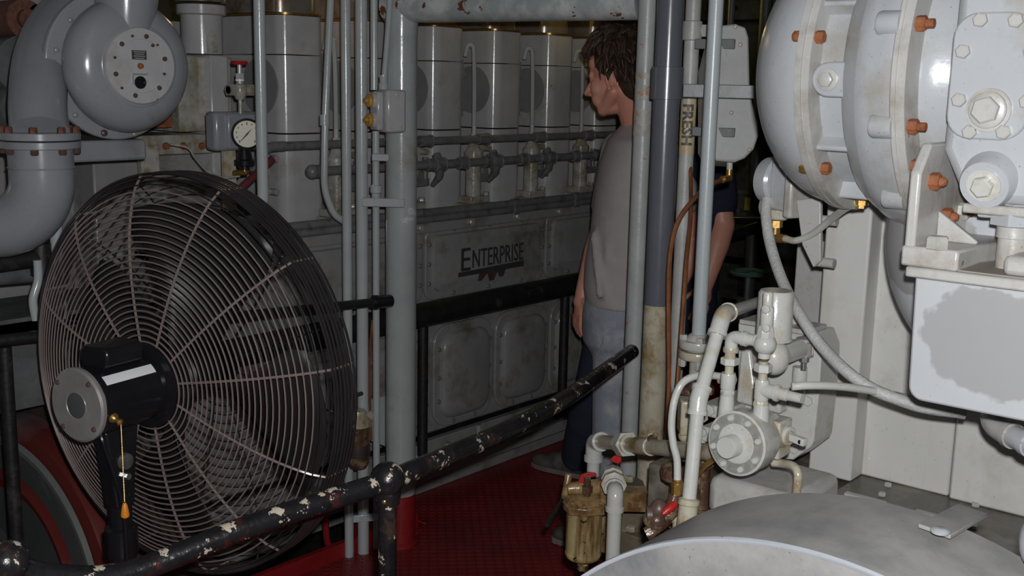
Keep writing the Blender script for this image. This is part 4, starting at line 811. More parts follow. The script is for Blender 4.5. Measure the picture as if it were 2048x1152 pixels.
# shelf box, scroll behind it, white elbow under it
bx = thing('mounting_box', 'pale box shelf that carries the big turbocharger at right', 'box', Q(1940, 830, Y=1.6))
YB = 1.60; p0, p1 = Q(1835, 556, Y=YB), Q(1843, 803, Y=YB); zb_, zt_ = p1.z, Q(1835, 553, Y=YB).z; xl = p0.x
mb = MB(); rr = .022; ol = [(xl + rr - rr * cos(t), zb_ + rr - rr * sin(t)) for t in [pi / 2 * i / 6 for i in range(7)]]; ol[0] = (xl, zb_ + rr)
mb.prism([V((x, YB, z)) for x, z in [(xl - .004, zt_)] + ol + [(.2, zb_), (.2, zt_)]], (0, .52, 0)); o_b = WORLD[bx.name]; pc_ = Q(2000, 690, Y=YB) - o_b; obj('box_body', mb, two_tone('mounting_box_paint', (.42, .428, .44), (.30, .296, .298), tuple(pc_), (.108, .6, .076), .9, 15, .5), bx, .004)
ZT = Q(1808, 532, Y=1.585).z; xs = Q(1810, 540, Y=1.585).x
mb = MB(); mb.bb(xs, .2, 1.585, 2.13, zt_, ZT); obj('top_plate', mb, M['light2'], bx, .003)
mb = MB(); mb.bb(xs + .06, .15, 1.60, 2.1, ZT, ZT + .0015); obj('dusty_film', mb, mat('dusty_shelf', (.27, .235, .20), .6, var=.1, vscale=9, bump=.1, grime=((.40, .37, .33), .3, 9)), bx)
for (x, y) in ((1950, 515), (1845, 487)): bolt(bx, Q(x, y, Z=ZT), (0, 0, 1), .013, .006, M['light2'], 'shelf_bolt')
sc_ = thing('turbine_scroll', 'round pale scroll casing bulging behind the shelf box', 'casing', Q(1790, 650, Y=1.95))
c = V((-.545, 1.96, 1.455)); mb = MB(); mb.sph(c, .215, (1, .72, 1.15), 48, 30); pc_ = Q(1795, 500, Y=1.8) - WORLD[sc_.name]; obj('bulge', mb, two_tone('scroll_grey_paint', (.44, .455, .48), (.30, .295, .295), tuple(pc_), (.11, .3, .075), 1.2, 18, .32), sc_)
mb = MB(); mb.lathe([(.10, 0), (.10, .28), (.12, .285), (.12, .31)], c + V((.02, .02, .0)), (.1, 0, 1), 32); obj('neck', mb, M['light'], sc_)
we = thing('drain_elbow', 'white pipe elbow running right below the shelf box', 'pipe', Q(1990, 850, Y=1.9))
q = Q(1978, 845, Y=1.85); mb = MB(); mb.tube(fil([q + V((-.005, .15, .06)), q + V((-.005, .02, .012)), q + V((.015, -.02, 0)), q + V((.12, -.10, 0))], .05, 8), .0185, 20); obj('bend', mb, M['light'], we)
for t in (.042, .085):
    s_ = q + V((.015, -.02, 0)); e_ = (V((.105, -.08, 0))).normalized(); mb = MB(); mb.tube([s_ + e_ * (t - .006), s_ + e_ * (t + .006)], .0215, 20); obj('band', mb, M['light'], we)

# ================================================================ the big turbocharger (axis along X)
AY, AZ = 1.95, 1.73
tc = thing('big_turbocharger', 'big pale turbocharger with rusty bolts filling the upper right', 'turbocharger', (-.72, AY, 1.45))
R1_, RF = .235, .278
X1 = Q(1597, 150, Y=AY - R1_).x; X2 = Q(1686, 140, Y=AY - R1_).x; XF = Q(1806, 150, Y=AY - RF).x
o_ = (0, AY, AZ); ax = (1, 0, 0)
cap = [(R1_ * sin(t) * 1.0, X1 - .004 - .155 * cos(t)) for t in [pi / 2 * i / 22 for i in range(23)]]
mb = MB(); mb.lathe(cap, o_, ax, 88); obj('domed_end', mb, M['light'], tc)
mb = MB(); mb.lathe([(R1_ - .01, X1 - .006), (R1_ + .008, X1 - .004), (R1_ + .009, X1 + .008), (R1_ + .006, X1 + .0085), (R1_ + .006, X1 + .0105), (R1_ + .008, X1 + .011), (R1_ + .008, X1 + .022), (R1_ - .02, X1 + .024)], o_, ax, 88); r1o = obj('clamp_ring', mb, M['light2'], tc, 0, None)
mb = MB(); mb.lathe([(R1_ - .030, X1 + .01), (R1_ - .030, X2 + .02)], o_, ax, 88); nk = obj('ribbed_neck', mb, M['light'], tc)
for k, dg_ in enumerate((-62, -29, 33, 68, -115, 125)):   # ribs along the neck, angle below the camera-side horizontal
    t = radians(dg_); dr = V((0, -cos(t), -sin(t))); tg = V((0, sin(t), -cos(t)))
    mb = MB(); c = V((0, AY, AZ)) + dr * (R1_ - .028); w_ = .007
    mb.prism([c + V((X1 + .018, 0, 0)) + tg * s_ * w_ + dr * h_ for s_, h_ in ((-1, -.01), (1, -.01), (.7, .026), (-.7, .026))], (X2 - X1 + .01, 0, 0)); obj('rib', mb, M['light'], nk, .004)
be = [(R1_ - .02, X2 - .004), (R1_ - .004, X2 - .002), (R1_ + .004, X2 + .006), (R1_ + .018, X2 + .028), (R1_ + .020, X2 + .029), (R1_ + .021, X2 + .031), (R1_ + .030, X2 + .052), (R1_ + .030, X2 + .054), (R1_ + .038, X2 + .075), (RF - .004, XF - .020)]
mb = MB(); mb.lathe(be, o_, ax, 96); obj('bell_casing', mb, M['light'], tc, 0, None, 30)
mb = MB(); mb.lathe([(RF - .03, XF - .022), (RF - .002, XF - .020), (RF, XF - .018), (RF, XF - .011), (RF - .002, XF - .0105), (RF - .002, XF - .0085), (RF, XF - .008), (RF, XF + .004), (RF - .02, XF + .006), (RF - .05, XF + .006)], o_, ax, 96); fl2 = obj('bolting_flange', mb, M['light2'], tc)
# bosses and rusty bolts round the flange
for dg_ in (-16, 18, 48, -50, 80):
    t = radians(dg_); dr = V((0, -cos(t), -sin(t))); p_ = V((XF, AY, AZ)) + dr * (RF - .012)
    mb = MB(); mb.lathe([(.018, -.052), (.020, -.048), (.020, -.016)], p_, ax, 20); obj('boss', mb, M['light'], fl2)
for dg_ in (-16, 18, 33, 48, 62, -50, 80):
    t = radians(dg_); dr = V((0, -cos(t), -sin(t))); p_ = V((XF + .006, AY, AZ)) + dr * (RF - .014)
    b_ = bolt(fl2, p_, (1, 0, 0), .0125, .014, M['rust'], 'rusty_nut'); mb = MB(); mb.cyl(p_, p_ + V((.026, 0, 0)), .007, None, 8)
    obj('stud_end', mb, M['rust'], fl2)
for dg_ in (-14, 44):
    t = radians(dg_); dr = V((0, -cos(t), -sin(t))); p_ = V((X1, AY, AZ)) + dr * (R1_ - .004)
    bolt(r1o, p_ + V((.022, 0, 0)), (1, 0, 0), .011, .014, M['rust'], 'rusty_nut'); bolt(r1o, p_ + V((-.005, 0, 0)) + dr * .003, (-1, 0, 0), .010, .012, M['rust'] if dg_ < 0 else M['brass'], 'rusty_bolt')
# plugged lug on the neck
t = radians(3); dr = V((0, -cos(t), -sin(t))); tg = V((0, sin(t), -cos(t))); c = V(((X1 + X2) / 2 + .012, AY, AZ)) + dr * (R1_ - .030)
ol = [(cos(a_) * .028, sin(a_) * .028) for a_ in [pi / 2 + pi * i / 12 for i in range(13)]] + [(.05, -.028), (.05, .028)]
mb = MB(); mb.prism([c + V((x, 0, 0)) + tg * y for x, y in ol], dr * .028); lg = obj('plug_lug', mb, M['light'], nk, .003)
mb = MB(); mb.lathe([(.0185, .027), (.0185, .031), (.016, .032), (0, .032)], c, dr, 28); mb.lathe([(.0125, .03), (.0125, .040), (.011, .041), (0, .041)], c, dr, 6); obj('hex_plug', mb, M['light2'], lg)
# turbine body and gear case to the right of the flange
mb = MB(); mb.lathe([(RF - .05, XF), (RF - .052, XF + .03), (RF - .065, XF + .05), (RF - .07, XF + .30)], o_, ax, 88); obj('bearing_body', mb, M['light'], tc)
YG = 1.66
xg = Q(1893, 180, Y=YG).x; zt2 = 2.1
lowz = Q(1930, 405, Y=YG).z
mb = MB(); xr_ = xg + .36
mb.prism([(xg + .006, YG, zt2), (xg, YG, Q(1893, 300, Y=YG).z), (Q(1925, 410, Y=YG).x, YG, lowz), (xr_ - .03, YG, lowz), (xr_, YG, Q(1893, 300, Y=YG).z), (xr_, YG, zt2)], (0, .34, 0)); gc = obj('gear_case', mb, M['light'], tc, .016)
mb = MB(); mb.bb(Q(1925, 415, Y=YG - .01).x, xr_ - .02, YG - .012, YG + .3, lowz - .014, lowz); obj('case_foot_flange', mb, M['light2'], tc, .003)
pl0, pl1 = Q(1904, 150, Y=YG), Q(2066, 150, Y=YG); zc_ = (Q(1975, 25, Y=YG).z + Q(1975, 279, Y=YG).z) / 2; hh = Q(1975, 25, Y=YG).z - Q(1975, 279, Y=YG).z
cxp = (pl0.x + pl1.x) / 2; mb = MB(); mb.prism([(cxp + a_, YG + .002, zc_ + b_) for a_, b_ in rrect(pl1.x - pl0.x, hh, .034, 6)], (0, -.012, 0)); cpl = obj('bolted_cover', mb, M['light'], tc, .003)
for (x, y) in ((1962, 40), (2033, 41), (1927, 103), (2063, 103), (1919, 200), (2055, 203), (1940, 264), (2008, 264)): bolt(cpl, Q(x, y, Y=YG - .011), (0, -1, 0), .0105, .008, M['light2'], 'cover_bolt')
q = Q(1978, 220, Y=YG - .011); mb = MB(); mb.lathe([(.031, 0), (.031, .004), (.026, .004), (.026, .010), (.023, .012), (.0, .012)], q, (0, -1, 0), 36); mb.lathe([(.0195, .010), (.0195, .022), (.017, .024), (0, .024)], q, (0, -1, 0), 6, .3); obj('hex_plug', mb, M['light2'], cpl)
q = Q(1978, 362, Y=YG); mb = MB(); mb.lathe([(.046, -.03), (.036, .018), (.034, .022), (.0, .022)], q, (0, -1, -.25), 36); lb = obj('drain_boss', mb, M['light'], tc)
q = q + V((0, -.021, -.005)); mb = MB(); mb.lathe([(.024, 0), (.024, .003), (0, .003)], q, (0, -1, -.25), 30); mb.lathe([(.0155, .002), (.0155, .014), (.013, .016), (0, .016)], q, (0, -1, -.25), 6, .2); obj('hex_plug', mb, M['pump'], lb)
for x in (1962, 2030): bolt(tc, Q(x, 424, Y=YG - .004) + V((0, .02, 0)), (0, 0, -1), .011, .009, M['light2'], 'flange_bolt')
# support bracket on the shelf
br = thing('support_bracket', 'cast angle bracket with gusset holding the big turbocharger on its shelf', 'bracket', Q(1840, 530, Z=ZT))
yb0 = 1.592; wx = Q(1815, 400, Y=yb0).x; ww = .016
zt3 = Q(1835, 335, Y=yb0 + .02).z; foot = .030
mb = MB(); mb.prism([(wx, yb0, ZT), (wx, yb0, Q(1825, 345, Y=yb0).z), (wx, yb0 + .035, zt3 + .035), (wx, 2.02, zt3 + .035), (wx, 2.02, ZT)], (ww, 0, 0)); obj('web', mb, M['light2'], br, .004)
mb = MB(); fx = Q(1917, 525, Y=yb0).x; mb.prism([(wx - .002, yb0 - .003, ZT), (fx, yb0 - .003, ZT), (fx, yb0 + .10, ZT), (fx + .06, yb0 + .30, ZT), (fx + .06, 2.0, ZT), (wx - .002, 2.0, ZT)], (0, 0, foot)); obj('foot', mb, M['light2'], br, .004)
gy = yb0 + .085
mb = MB(); mb.prism([(wx + ww, gy, ZT + foot), (wx + ww, gy, Q(1858, 420, Y=gy).z), (fx - .004, gy, ZT + foot + .005), (fx - .004, gy, ZT + foot)], (0, .012, 0)); obj('gusset', mb, M['light2'], br, .003)
mb = MB(); gy2 = gy + .28; mb.prism([(wx + ww, gy2, ZT + foot), (wx + ww, gy2, ZT + .13), (fx + .02, gy2, ZT + foot + .005), (fx + .02, gy2, ZT + foot)], (0, .012, 0)); obj('gusset', mb, M['light2'], br, .003)
bolt(br, Q(1874, 497, Z=ZT + foot), (0, 0, 1), .0165, .018, M['light2'], 'foot_bolt')
for (x, y, m) in ((1862, 362, 'rust'), (1886, 432, 'rust'), (1920, 422, 'pump')):
    p_ = Q(x, y, X=wx + ww); bolt(br, p_, (1, 0, 0), .0135, .014, M[m], 'rusty_nut'); bolt(br, p_ + V((.012, 0, 0)), (1, 0, 0), .008, .012, M['rust'], 'stud_end', 'dome')
gd = thing('grease_pot', 'pale stepped cup fitting standing on the shelf by the right edge', 'fitting', Q(2022, 508, Y=1.68))
q = Q(2024, 503, Y=1.68); mb = MB(); mb.lathe([(.021, 0), (.021, .045), (.024, .046), (.024, .062), (.020, .064)], V((q.x, q.y, ZT)), (0, 0, 1), 24); obj('cup', mb, M['light2'], gd)
mb = MB(); zz = V((q.x, q.y, ZT + .064)); mb.hexa(zz, zz + V((0, 0, .018)), .034); mb.hexa(zz + V((0, 0, .018)), zz + V((0, 0, .03)), .016); obj('collar_nut', mb, M['light'], gd)
mb = MB(); q = Q(2040, 528, Y=1.64); mb.bb(q.x - .015, q.x + .12, q.y - .03, q.y + .05, ZT, ZT + .028); one('pad_block', 'pale rounded pad on the shelf at the right edge', 'block', mb, M['light2'], None, .008)

# actuator, hoses, fittings left of the turbocharger
ac = thing('actuator', 'round grey actuator with square body under the turbocharger dome', 'actuator', Q(1560, 420, d=2.3))
dA = 2.30; c = Q(1552, 362, d=dA); xr = V((.9, -.25, 0)).normalized()
mb = MB(); mb.lathe([(.0, -.024), (.040, -.024), (.049, -.018), (.051, -.005), (.051, .012), (.045, .018)], c, xr, 36); obj('round_cap', mb, M['light'], ac)
R_ = Matrix((xr, V((0, 0, 1)).cross(xr), V((0, 0, 1)))).transposed()
mb = MB(); mb.box(c + xr * .040 - V((0, 0, .006)), (.050, .07, .102), R_); obj('body', mb, M['light'], ac, .006)
mb = MB(); mb.box(c + xr * .070 - V((0, 0, .014)), (.022, .085, .11), R_); obj('end_flange', mb, M['light2'], ac, .006)
q = Q(1549, 405, d=dA); mb = MB(); mb.hexa(q + V((0, 0, .01)), q - V((0, 0, .03)), .018); mb.sph(q + V((-.012, 0, -.01)), .022, (1, 1, 1.3), 14, 10); obj('neck_fitting', mb, M['pump'], ac)
mb = MB(); mb.lathe([(.018, 0), (.024, .004), (.025, .012), (.025, .022), (.02, .026)], Q(1553, 440, d=dA), (0, 0, 1), 24); obj('cap_nut', mb, M['pump'], ac)
mb = MB(); q = Q(1552, 441, d=dA); mb.hexa(q, q - V((0, 0, .014)), .014); mb.cyl(q - V((0, 0, .012)), q - V((0, 0, .035)), .010); mb.sph(q - V((0, 0, .036)), .012, (1, 1, 1), 12, 8); mb.cyl(q - V((0, 0, .036)), Q(1572, 478, d=dA - .02), .011, .009); obj('brass_elbow', mb, M['brass'], ac)
mb = MB(); mb.tube(spl([Q(1570, 477, d=2.27), Q(1592, 481, d=2.24), Q(1625, 468, d=2.20), Q(1660, 440, d=2.14), Q(1690, 417, d=2.06), Q(1716, 405, d=2.0)]), .0072, 12); one('grey_hose', 'thin grey hose looping from the actuator to the turbocharger belly', 'hose', mb, M['pump'])
bs_ = Q(1722, 410, d=2.0); mb = MB(); mb.hexa(bs_, bs_ + V((0, 0, .02)), .012); mb.hexa(bs_ - V((0, 0, .006)), bs_, .009); one('brass_plug', 'small brass drain plug under the ribbed neck', 'plug', mb, M['brass'])
mb = MB(); mb.tube(spl([Q(1534, 398, d=2.28), Q(1532, 430, d=2.27), Q(1541, 490, d=2.24), Q(1564, 560, d=2.18), Q(1597, 625, d=2.10), Q(1640, 688, d=2.05), Q(1690, 740, d=2.0), Q(1745, 778, d=1.97), Q(1800, 800, d=1.95), Q(1850, 815, d=1.93), Q(1930, 826, d=1.92)]), .0112, 16); one('braided_hose', 'thick grey braided hose sweeping across the pale housing', 'hose', mb, mat('braided_hose', (.42, .42, .40), .45, var=.1, vscale=20, bump=.6, bscale=160))
# ================================================================ gear pump and its fittings
PY_ = 1.70
c = Q(1473, 887, Y=PY_); ax = V((-.04, -1, .06)).normalized(); rp = .0585
pu = thing('gear_pump', 'pale round gear pump lettered BROWN & SHARPE beside the drum', 'pump', c - V((0, 0, .06)))
mb = MB(); mb.lathe([(rp - .004, .002), (rp, .0), (rp, -.012), (rp - .002, -.014), (rp - .003, -.05), (rp - .012, -.075), (rp - .012, -.10)], c, ax, 56); obj('pump_body', mb, M['pump'], pu)
mb = MB(); mb.lathe([(rp - .003, 0), (rp - .004, .002), (.036, .002), (.0345, -.001), (.034, -.001), (.0335, .0035), (.0, .0035)], c, ax, 56); cv = obj('front_cover', mb, M['pump'], pu)
mb = MB(); mb.lathe([(.0205, .003), (.0200, .028), (.0185, .030), (.0, .030)], c + V((-.004, 0, -.004)), ax, 40); obj('centre_boss', mb, M['pump'], cv)
e1, e2, _ = frame(ax)
if e1.dot(RGT) < 0: e1 = -e1; e2 = -e2
if e2.z < 0: e2 = -e2
for k in range(8):
    t = 2 * pi * (k + .40) / 8; bolt(cv, c + (e1 * cos(t) + e2 * sin(t)) * .0465 + ax * .001, ax, .0058, .006, M['pump'], 'cap_screw', 'socket')
T = MB(); word = 'BROWN & SHARPE'
for i, ch in enumerate(word):
    if ch == ' ': continue
    t = radians(178 - i * (190 / (len(word) - 1))); o_ = c + (e1 * cos(t) + e2 * sin(t)) * .0245 + ax * .0035; eu = (e1 * cos(t) + e2 * sin(t)); er = e1 * sin(t) - e2 * cos(t)
    l = text_mb(ch, .0105, o_ - er * .003, er, eu, .0012); T.add(l.v, l.f)
obj('raised_lettering', T, M['pump'], cv, 0, 'raised lettering round the pump cover')
l = text_mb('LO', .010, c + V((-.004, 0, -.004)) + ax * .030 + e2 * .004 - e1 * .006, e1, e2, .0008); obj('boss_lettering', l, M['pump'], cv, 0, 'raised letters LO on the boss')
# gear housing behind
p_ = Q(1530, 876, Y=PY_ + .085); q0, q1 = Q(1490, 830, Y=PY_ + .07), Q(1556, 922, Y=PY_ + .07)
mb = MB(); mb.bb(q0.x - .03, q1.x, PY_ + .07, PY_ + .12, q1.z, q0.z); gh = obj('gear_housing', mb, M['pump'], pu, .004)
for (x, y) in ((1541, 855), (1540, 908)): bolt(gh, Q(x, y, Y=PY_ + .069), (0, -1, 0), .006, .005, M['pump'], 'cap_screw', 'socket')
q = Q(1560, 866, Y=PY_ + .10); mb = MB(); mb.lathe([(.018, 0), (.018, .022), (.016, .024), (.011, .024), (.011, .015)], q, (1, -.25, -.02), 24); obj('shaft_bearing', mb, M['pump'], pu)
q2 = q + V((.02, -.006, 0)); mb = MB(); dr = V((1, -.25, -.04)).normalized(); mb.box(q2 + dr * .022, (.034, .014, .014), Matrix((dr, V((0, 0, 1)).cross(dr).normalized(), V((0, 0, 1)))).transposed()); sh = obj('drive_shaft', mb, M['pump'], pu, .002)
mb = MB(); mb.cyl(q2 + dr * .03 - V((0, .0075, 0)), q2 + dr * .03 - V((0, .0068, 0)), .004); obj('pin_hole', mb, M['black'], sh)
# mounting plate on the generator
mp = thing('mounting_plate', 'pale bolted mounting plate behind the gear pump', 'plate', Q(1600, 920, Y=2.02))
yp = 2.02
mb = MB(); mb.prism([Q(x, y, Y=yp) for x, y in ((1476, 645), (1630, 668), (1642, 700), (1642, 718), (1637, 790), (1627, 882), (1622, 893), (1586, 920), (1560, 918), (1476, 890))], (0, .09, 0)); mpo = obj('plate', mb, M['pump'], mp, .003)
mb = MB(); mb.prism([Q(x, y, Y=yp - .035) for x, y in ((1480, 700), (1500, 700), (1508, 775), (1560, 800), (1560, 830), (1470, 805))], (0, .035, 0)); obj('cast_rib', mb, M['pump'], mp, .006)
for (x, y) in ((1617, 802), (1590, 897)): bolt(mpo, Q(x, y, Y=yp), (0, -1, 0), .0105, .008, M['pump'], 'plate_bolt')
mb = MB(); a = Q(1478, 644, Y=2.0); b = Q(1636, 640, Y=2.0); mb.bb(a.x, b.x - .02, 2.0, 2.09, a.z - .004, a.z + .006); obj('top_flange', mb, M['light2'], mp, .002)
bolt(mpo, Q(1590, 649, Y=2.05), (0, 0, 1), .013, .016, M['pump'], 'flange_bolt')
mb = MB(); q = Q(1605, 745, Y=yp); mb.lathe([(.014, -.055), (.015, 0), (.0145, .014), (0, .016)], V((q.x, q.y - .012, q.z)), (0, 0, 1), 20); obj('oil_boss', mb, M['pump'], mp)
sg = thing('sight_bowl', 'small dark glass oil cup in a metal cage beside the canister', 'oil cup', Q(1608, 735, Y=yp - .03))
ys = yp - .03; q = Q(1609, 711, Y=ys); zt_ = Q(1609, 672, Y=ys).z
mb = MB(); mb.lathe([(.010, 0), (.0155, .002), (.0155, zt_ - q.z - .012), (.010, zt_ - q.z - .01)], q, (0, 0, 1), 24); obj('bowl', mb, M['glass'], sg)
mb = MB()
for k in range(6):
    t = k * pi / 3; p_ = q + V((cos(t) * .0162, sin(t) * .0162, 0)); mb.cyl(p_, p_ + V((0, 0, zt_ - q.z - .01)), .0016, None, 6)
mb.lathe([(.012, 0), (.0175, 0), (.0175, .004), (.012, .004)], q, (0, 0, 1), 24); mb.lathe([(.012, 0), (.0175, 0), (.0175, .006), (.008, .010), (0, .010)], V((q.x, q.y, zt_ - .01)), (0, 0, 1), 24); obj('cage', mb, M['alu'], sg)
mb = MB(); mb.hexa(q, q - V((0, 0, .012)), .010); mb.cyl(q - V((0, 0, .01)), q - V((0, 0, .03)), .006); obj('stem', mb, M['chrome'], sg)
# fittings between pump and relief valve
YV = 1.74
def vfit(parent, pts, m='pump', name='fitting', seg=20, h6=None):
    """pts: (x, y_px, r_px) stacked from top to bottom"""
    pr = []; q0 = Q(pts[-1][0], pts[-1][1], Y=YV)
    for x, y, r_ in reversed(pts): pr.append((r_ * 2.0 / FPX, Q(x, y, Y=YV).z - q0.z))
    mb = MB(); mb.lathe(pr, q0, (0, 0, 1), h6 or seg); return obj(name, mb, M[m], parent)
rl = thing('suction_riser', 'short stacked pipe fittings rising from the left of the gear pump', 'pipe fitting', Q(1457, 830, Y=YV))
vfit(rl, [(1455, 790, 14), (1452, 832, 17)], 'pump', 'port_neck'); vfit(rl, [(1456, 778, 13), (1455, 780, 15), (1455, 788, 15), (1455, 792, 12)], 'pump', 'locknut', h6=8)
vfit(rl, [(1458, 746, 14), (1457, 749, 15), (1456, 776, 15), (1455, 779, 13)], 'pump', 'tee_body')
vfit(rl, [(1460, 730, 9), (1458, 748, 9)], 'pump_dirty', 'nipple'); vfit(rl, [(1460, 715, 16), (1460, 717, 18), (1459, 728, 18), (1459, 730, 15)], 'pump', 'union_nut', h6=6); vfit(rl, [(1461, 700, 10), (1460, 716, 11)], 'pump_dirty', 'nipple')
q = Q(1462, 700, Y=YV); q2 = Q(1520, 683, Y=YV); mb = MB(); mb.tube(fil([q, V((q.x, q.y, q2.z)), V((q.x + .034, q.y, q2.z))], .022, 8), .0118, 20); obj('elbow', mb, M['pump'], rl)
mb = MB(); mb.lathe([(.0135, 0), (.0142, .002), (.0142, .007), (.0135, .009)], V((q.x, q.y, q.z - .004)), (0, 0, 1), 20); obj('elbow_band', mb, M['pump_dirty'], rl)
mb = MB(); z = q2.z; x0 = q.x + .022; mb.lathe([(.0138, 0), (.0138, .008), (.011, .009), (.010, .024), (.0125, .026), (.0125, .04)], (x0, q.y, z), (1, 0, 0), 20); obj('nipple', mb, M['pump'], rl)
rv = thing('relief_valve', 'pale round relief valve with tall stem beside the canister', 'valve', Q(1526, 850, Y=YV))
vfit(rv, [(1521, 808, 15), (1520, 856, 18)], 'pump', 'port_neck'); vfit(rv, [(1522, 800, 13), (1522, 803, 15), (1522, 812, 15), (1521, 815, 12)], 'pump_dirty', 'locknut', h6=8)
vfit(rv, [(1524, 758, 13), (1524, 762, 14.5), (1522, 796, 14.5), (1522, 801, 13)], 'pump', 'tee_body')
q = Q(1524, 779, Y=YV); mb = MB(); mb.lathe([(.013, 0), (.013, .026), (.0155, .028), (.0155, .032), (.011, .034), (.011, .05), (.009, .052), (.0085, .08)], q, (1, -.05, 0), 20); obj('side_branch', mb, M['pump'], rv)
vfit(rv, [(1527, 722, 9), (1525, 760, 9)], 'pump_dirty', 'nipple'); vfit(rv, [(1527, 727, 15), (1527, 730, 18), (1526, 742, 18), (1526, 745, 14)], 'pump', 'union_nut', h6=6)
q = Q(1530, 688, Y=YV); mb = MB(); mb.sph(q, .0205, (1, 1, .95), 26, 16); obj('valve_ball', mb, M['pump'], rv); vfit(rv, [(1529, 700, 12), (1528, 716, 12)], 'pump', 'ball_neck')
vfit(rv, [(1533, 650, 12), (1533, 655, 15), (1532, 664, 17), (1531, 676, 17)], 'pump', 'bonnet', h6=8)
vfit(rv, [(1535, 612, 10), (1534, 616, 13), (1534, 652, 13), (1533, 655, 11)], 'pump', 'spring_tube'); vfit(rv, [(1536, 584, 8), (1536, 587, 10), (1535, 613, 10)], 'pump', 'adjuster')
for y in (618, 656): bolt(rv, Q(1533, y, Y=YV - .022), (0, -1, 0), .008, .004, M['pump'], 'flat_spot')
cn = thing('filter_canister', 'pale cylindrical filter canister behind the relief valve', 'canister', Q(1549, 678, Y=1.84))
q = Q(1547, 676, Y=1.84); zt_ = Q(1550, 580, Y=1.84).z - q.z
mb = MB(); mb.lathe([(.030, -.004), (.0345, -.003), (.0345, 0), (.0325, .001), (.0325, zt_ - .005), (.029, zt_), (0, zt_)], q, (0, 0, 1), 40); obj('can', mb, M['pump'], cn)
q = Q(1548, 715, Y=1.84); mb = MB(); mb.sph(q, .029, (1, 1, 1.15), 26, 16); mb.cyl(q, q + V((0, .10, 0)), .02); obj('filter_head', mb, M['pump'], cn)
# manifold block at the left of the pump, flanged pump inlet
mf = thing('manifold_block', 'oil stained yellowish manifold block behind the sloping pipe', 'manifold', Q(1378, 870, d=2.25))
a, b = Q(1357, 795, d=2.3), Q(1402, 868, d=2.3); cx = (a + b) / 2; mb = MB(); mb.box(cx, (.045, .05, a.z - b.z), Rz); obj('block', mb, M['pump_dirty'], mf, .004)
q = Q(1368, 782, d=2.3); mb = MB(); mb.lathe([(.02, 0), (.042, .004), (.042, .014), (.02, .02)], Q(1388, 786, d=2.3), (0, 0, 1), 24); obj('dark_flange', mb, M['oldvalve'], mf)
mb = MB(); mb.sph(Q(1372, 873, d=2.3), .014, (1.3, 1, 1), 12, 8); obj('drip_cap', mb, M['pump_dirty'], mf)
mb = MB(); a, b = Q(1402, 806, Y=1.95), Q(1440, 840, Y=1.95); mb.bb(a.x, b.x + .02, 1.95, 2.1, b.z, a.z); a2, b2 = Q(1400, 852, Y=1.95), Q(1430, 890, Y=1.95); mb.bb(a2.x, b2.x + .02, 1.95, 2.1, b2.z, a2.z); mb2 = mb
sbk = one('valve_chest', 'pale bolted valve chest between the sloping pipe and gear pump', 'valve chest', mb2, M['pump'], None, .004)
for (x, y, r_) in ((1420, 820, .013), (1410, 836, .008), (1407, 864, .010), (1404, 886, .010)):
    bolt(sbk, Q(x, y, Y=1.949), (0, -1, 0), r_, .008, M['pump'], 'chest_bolt')
# tall bent pipe crossing in front
bpz = thing('bent_pipe', 'pale pipe with two elbows sloping down past the gear pump', 'pipe', Q(1385, 1040, d=1.98))
d1 = 2.02
a0 = Q(1530, 600, d=2.35); a1 = Q(1446, 628, d=d1 + .02); a2 = Q(1397, 800, d=d1 - .03); a3 = Q(1378, 1000, d=d1 - .03)
mb = MB(); mb.tube([a0, a1 + (a0 - a1).normalized() * .02], .0115, 18); obj('rear_run', mb, M['pump'], bpz)
mb = MB(); mb.tube(fil([a1 + (a0 - a1).normalized() * .045, a1, a1 + (a2 - a1).normalized() * .04], .035, 8), .0165, 22); el = obj('upper_elbow', mb, M['pump'], bpz)
for e_, o2 in ((a0, a1), (a2, a1)):
    u_ = (e_ - o2).normalized(); mb = MB(); mb.tube([o2 + u_ * .036, o2 + u_ * .044], .0185, 22); obj('elbow_band', mb, M['pump'], el)
mb = MB(); mb.tube([a1 + (a2 - a1).normalized() * .03, a2], .0128, 20); obj('sloping_run', mb, M['pump'], bpz)
mb = MB(); u1 = (a1 - a2).normalized(); u2 = (a3 - a2).normalized(); mb.tube([a2 + u1 * .024, a2, a2 + u2 * .024], .0165, 22); cl = obj('angle_coupling', mb, M['pump'], bpz)
for u_ in (u1, u2):
    mb = MB(); mb.tube([a2 + u_ * .018, a2 + u_ * .026], .0185, 22); obj('coupling_band', mb, M['pump'], cl)
mb = MB(); mb.tube([a2, a3], .0128, 20); obj('lower_run', mb, M['pump'], bpz)
mb = MB(); mb.lathe([(.015, -.08), (.018, -.05), (.0175, -.01), (.0195, -.008), (.0195, .001), (.014, .004)], a3, u2 * -1, 22); obj('foot_socket', mb, M['pump_dirty'], bpz)
# looping tube
lp = thing('looping_tube', 'grey tube looping over and dropping in front of the flanged pipe', 'tube', Q(1352, 985, d=2.1))
mb = MB(); mb.tube(spl([Q(1448, 754, d=2.10), Q(1425, 751, d=2.09), Q(1392, 752, d=2.07), Q(1365, 766, d=2.06), Q(1349, 800, d=2.06), Q(1343, 850, d=2.06), Q(1347, 890, d=2.06), Q(1354, 920, d=2.06), Q(1355, 968, d=2.06)]), .0072, 14); obj('tube', mb, M['pump'], lp)
mb = MB(); q = Q(1354, 988, d=2.06); mb.hexa(q, q + V((0, 0, .022)), .0115); mb.cyl(q + V((0, 0, .02)), q + V((0, 0, .028)), .009); obj('flare_nut', mb, M['brass'], lp)
mb = MB(); q = Q(1450, 758, d=2.10); mb.sph(q + V((.0, .015, 0)), .014, (1, 1, 1.1), 12, 8); mb.hexa(q + V((-.012, .0, 0)), q + V((.02, .0, 0)), .011); obj('brass_joint', mb, M['pump_dirty'], lp)
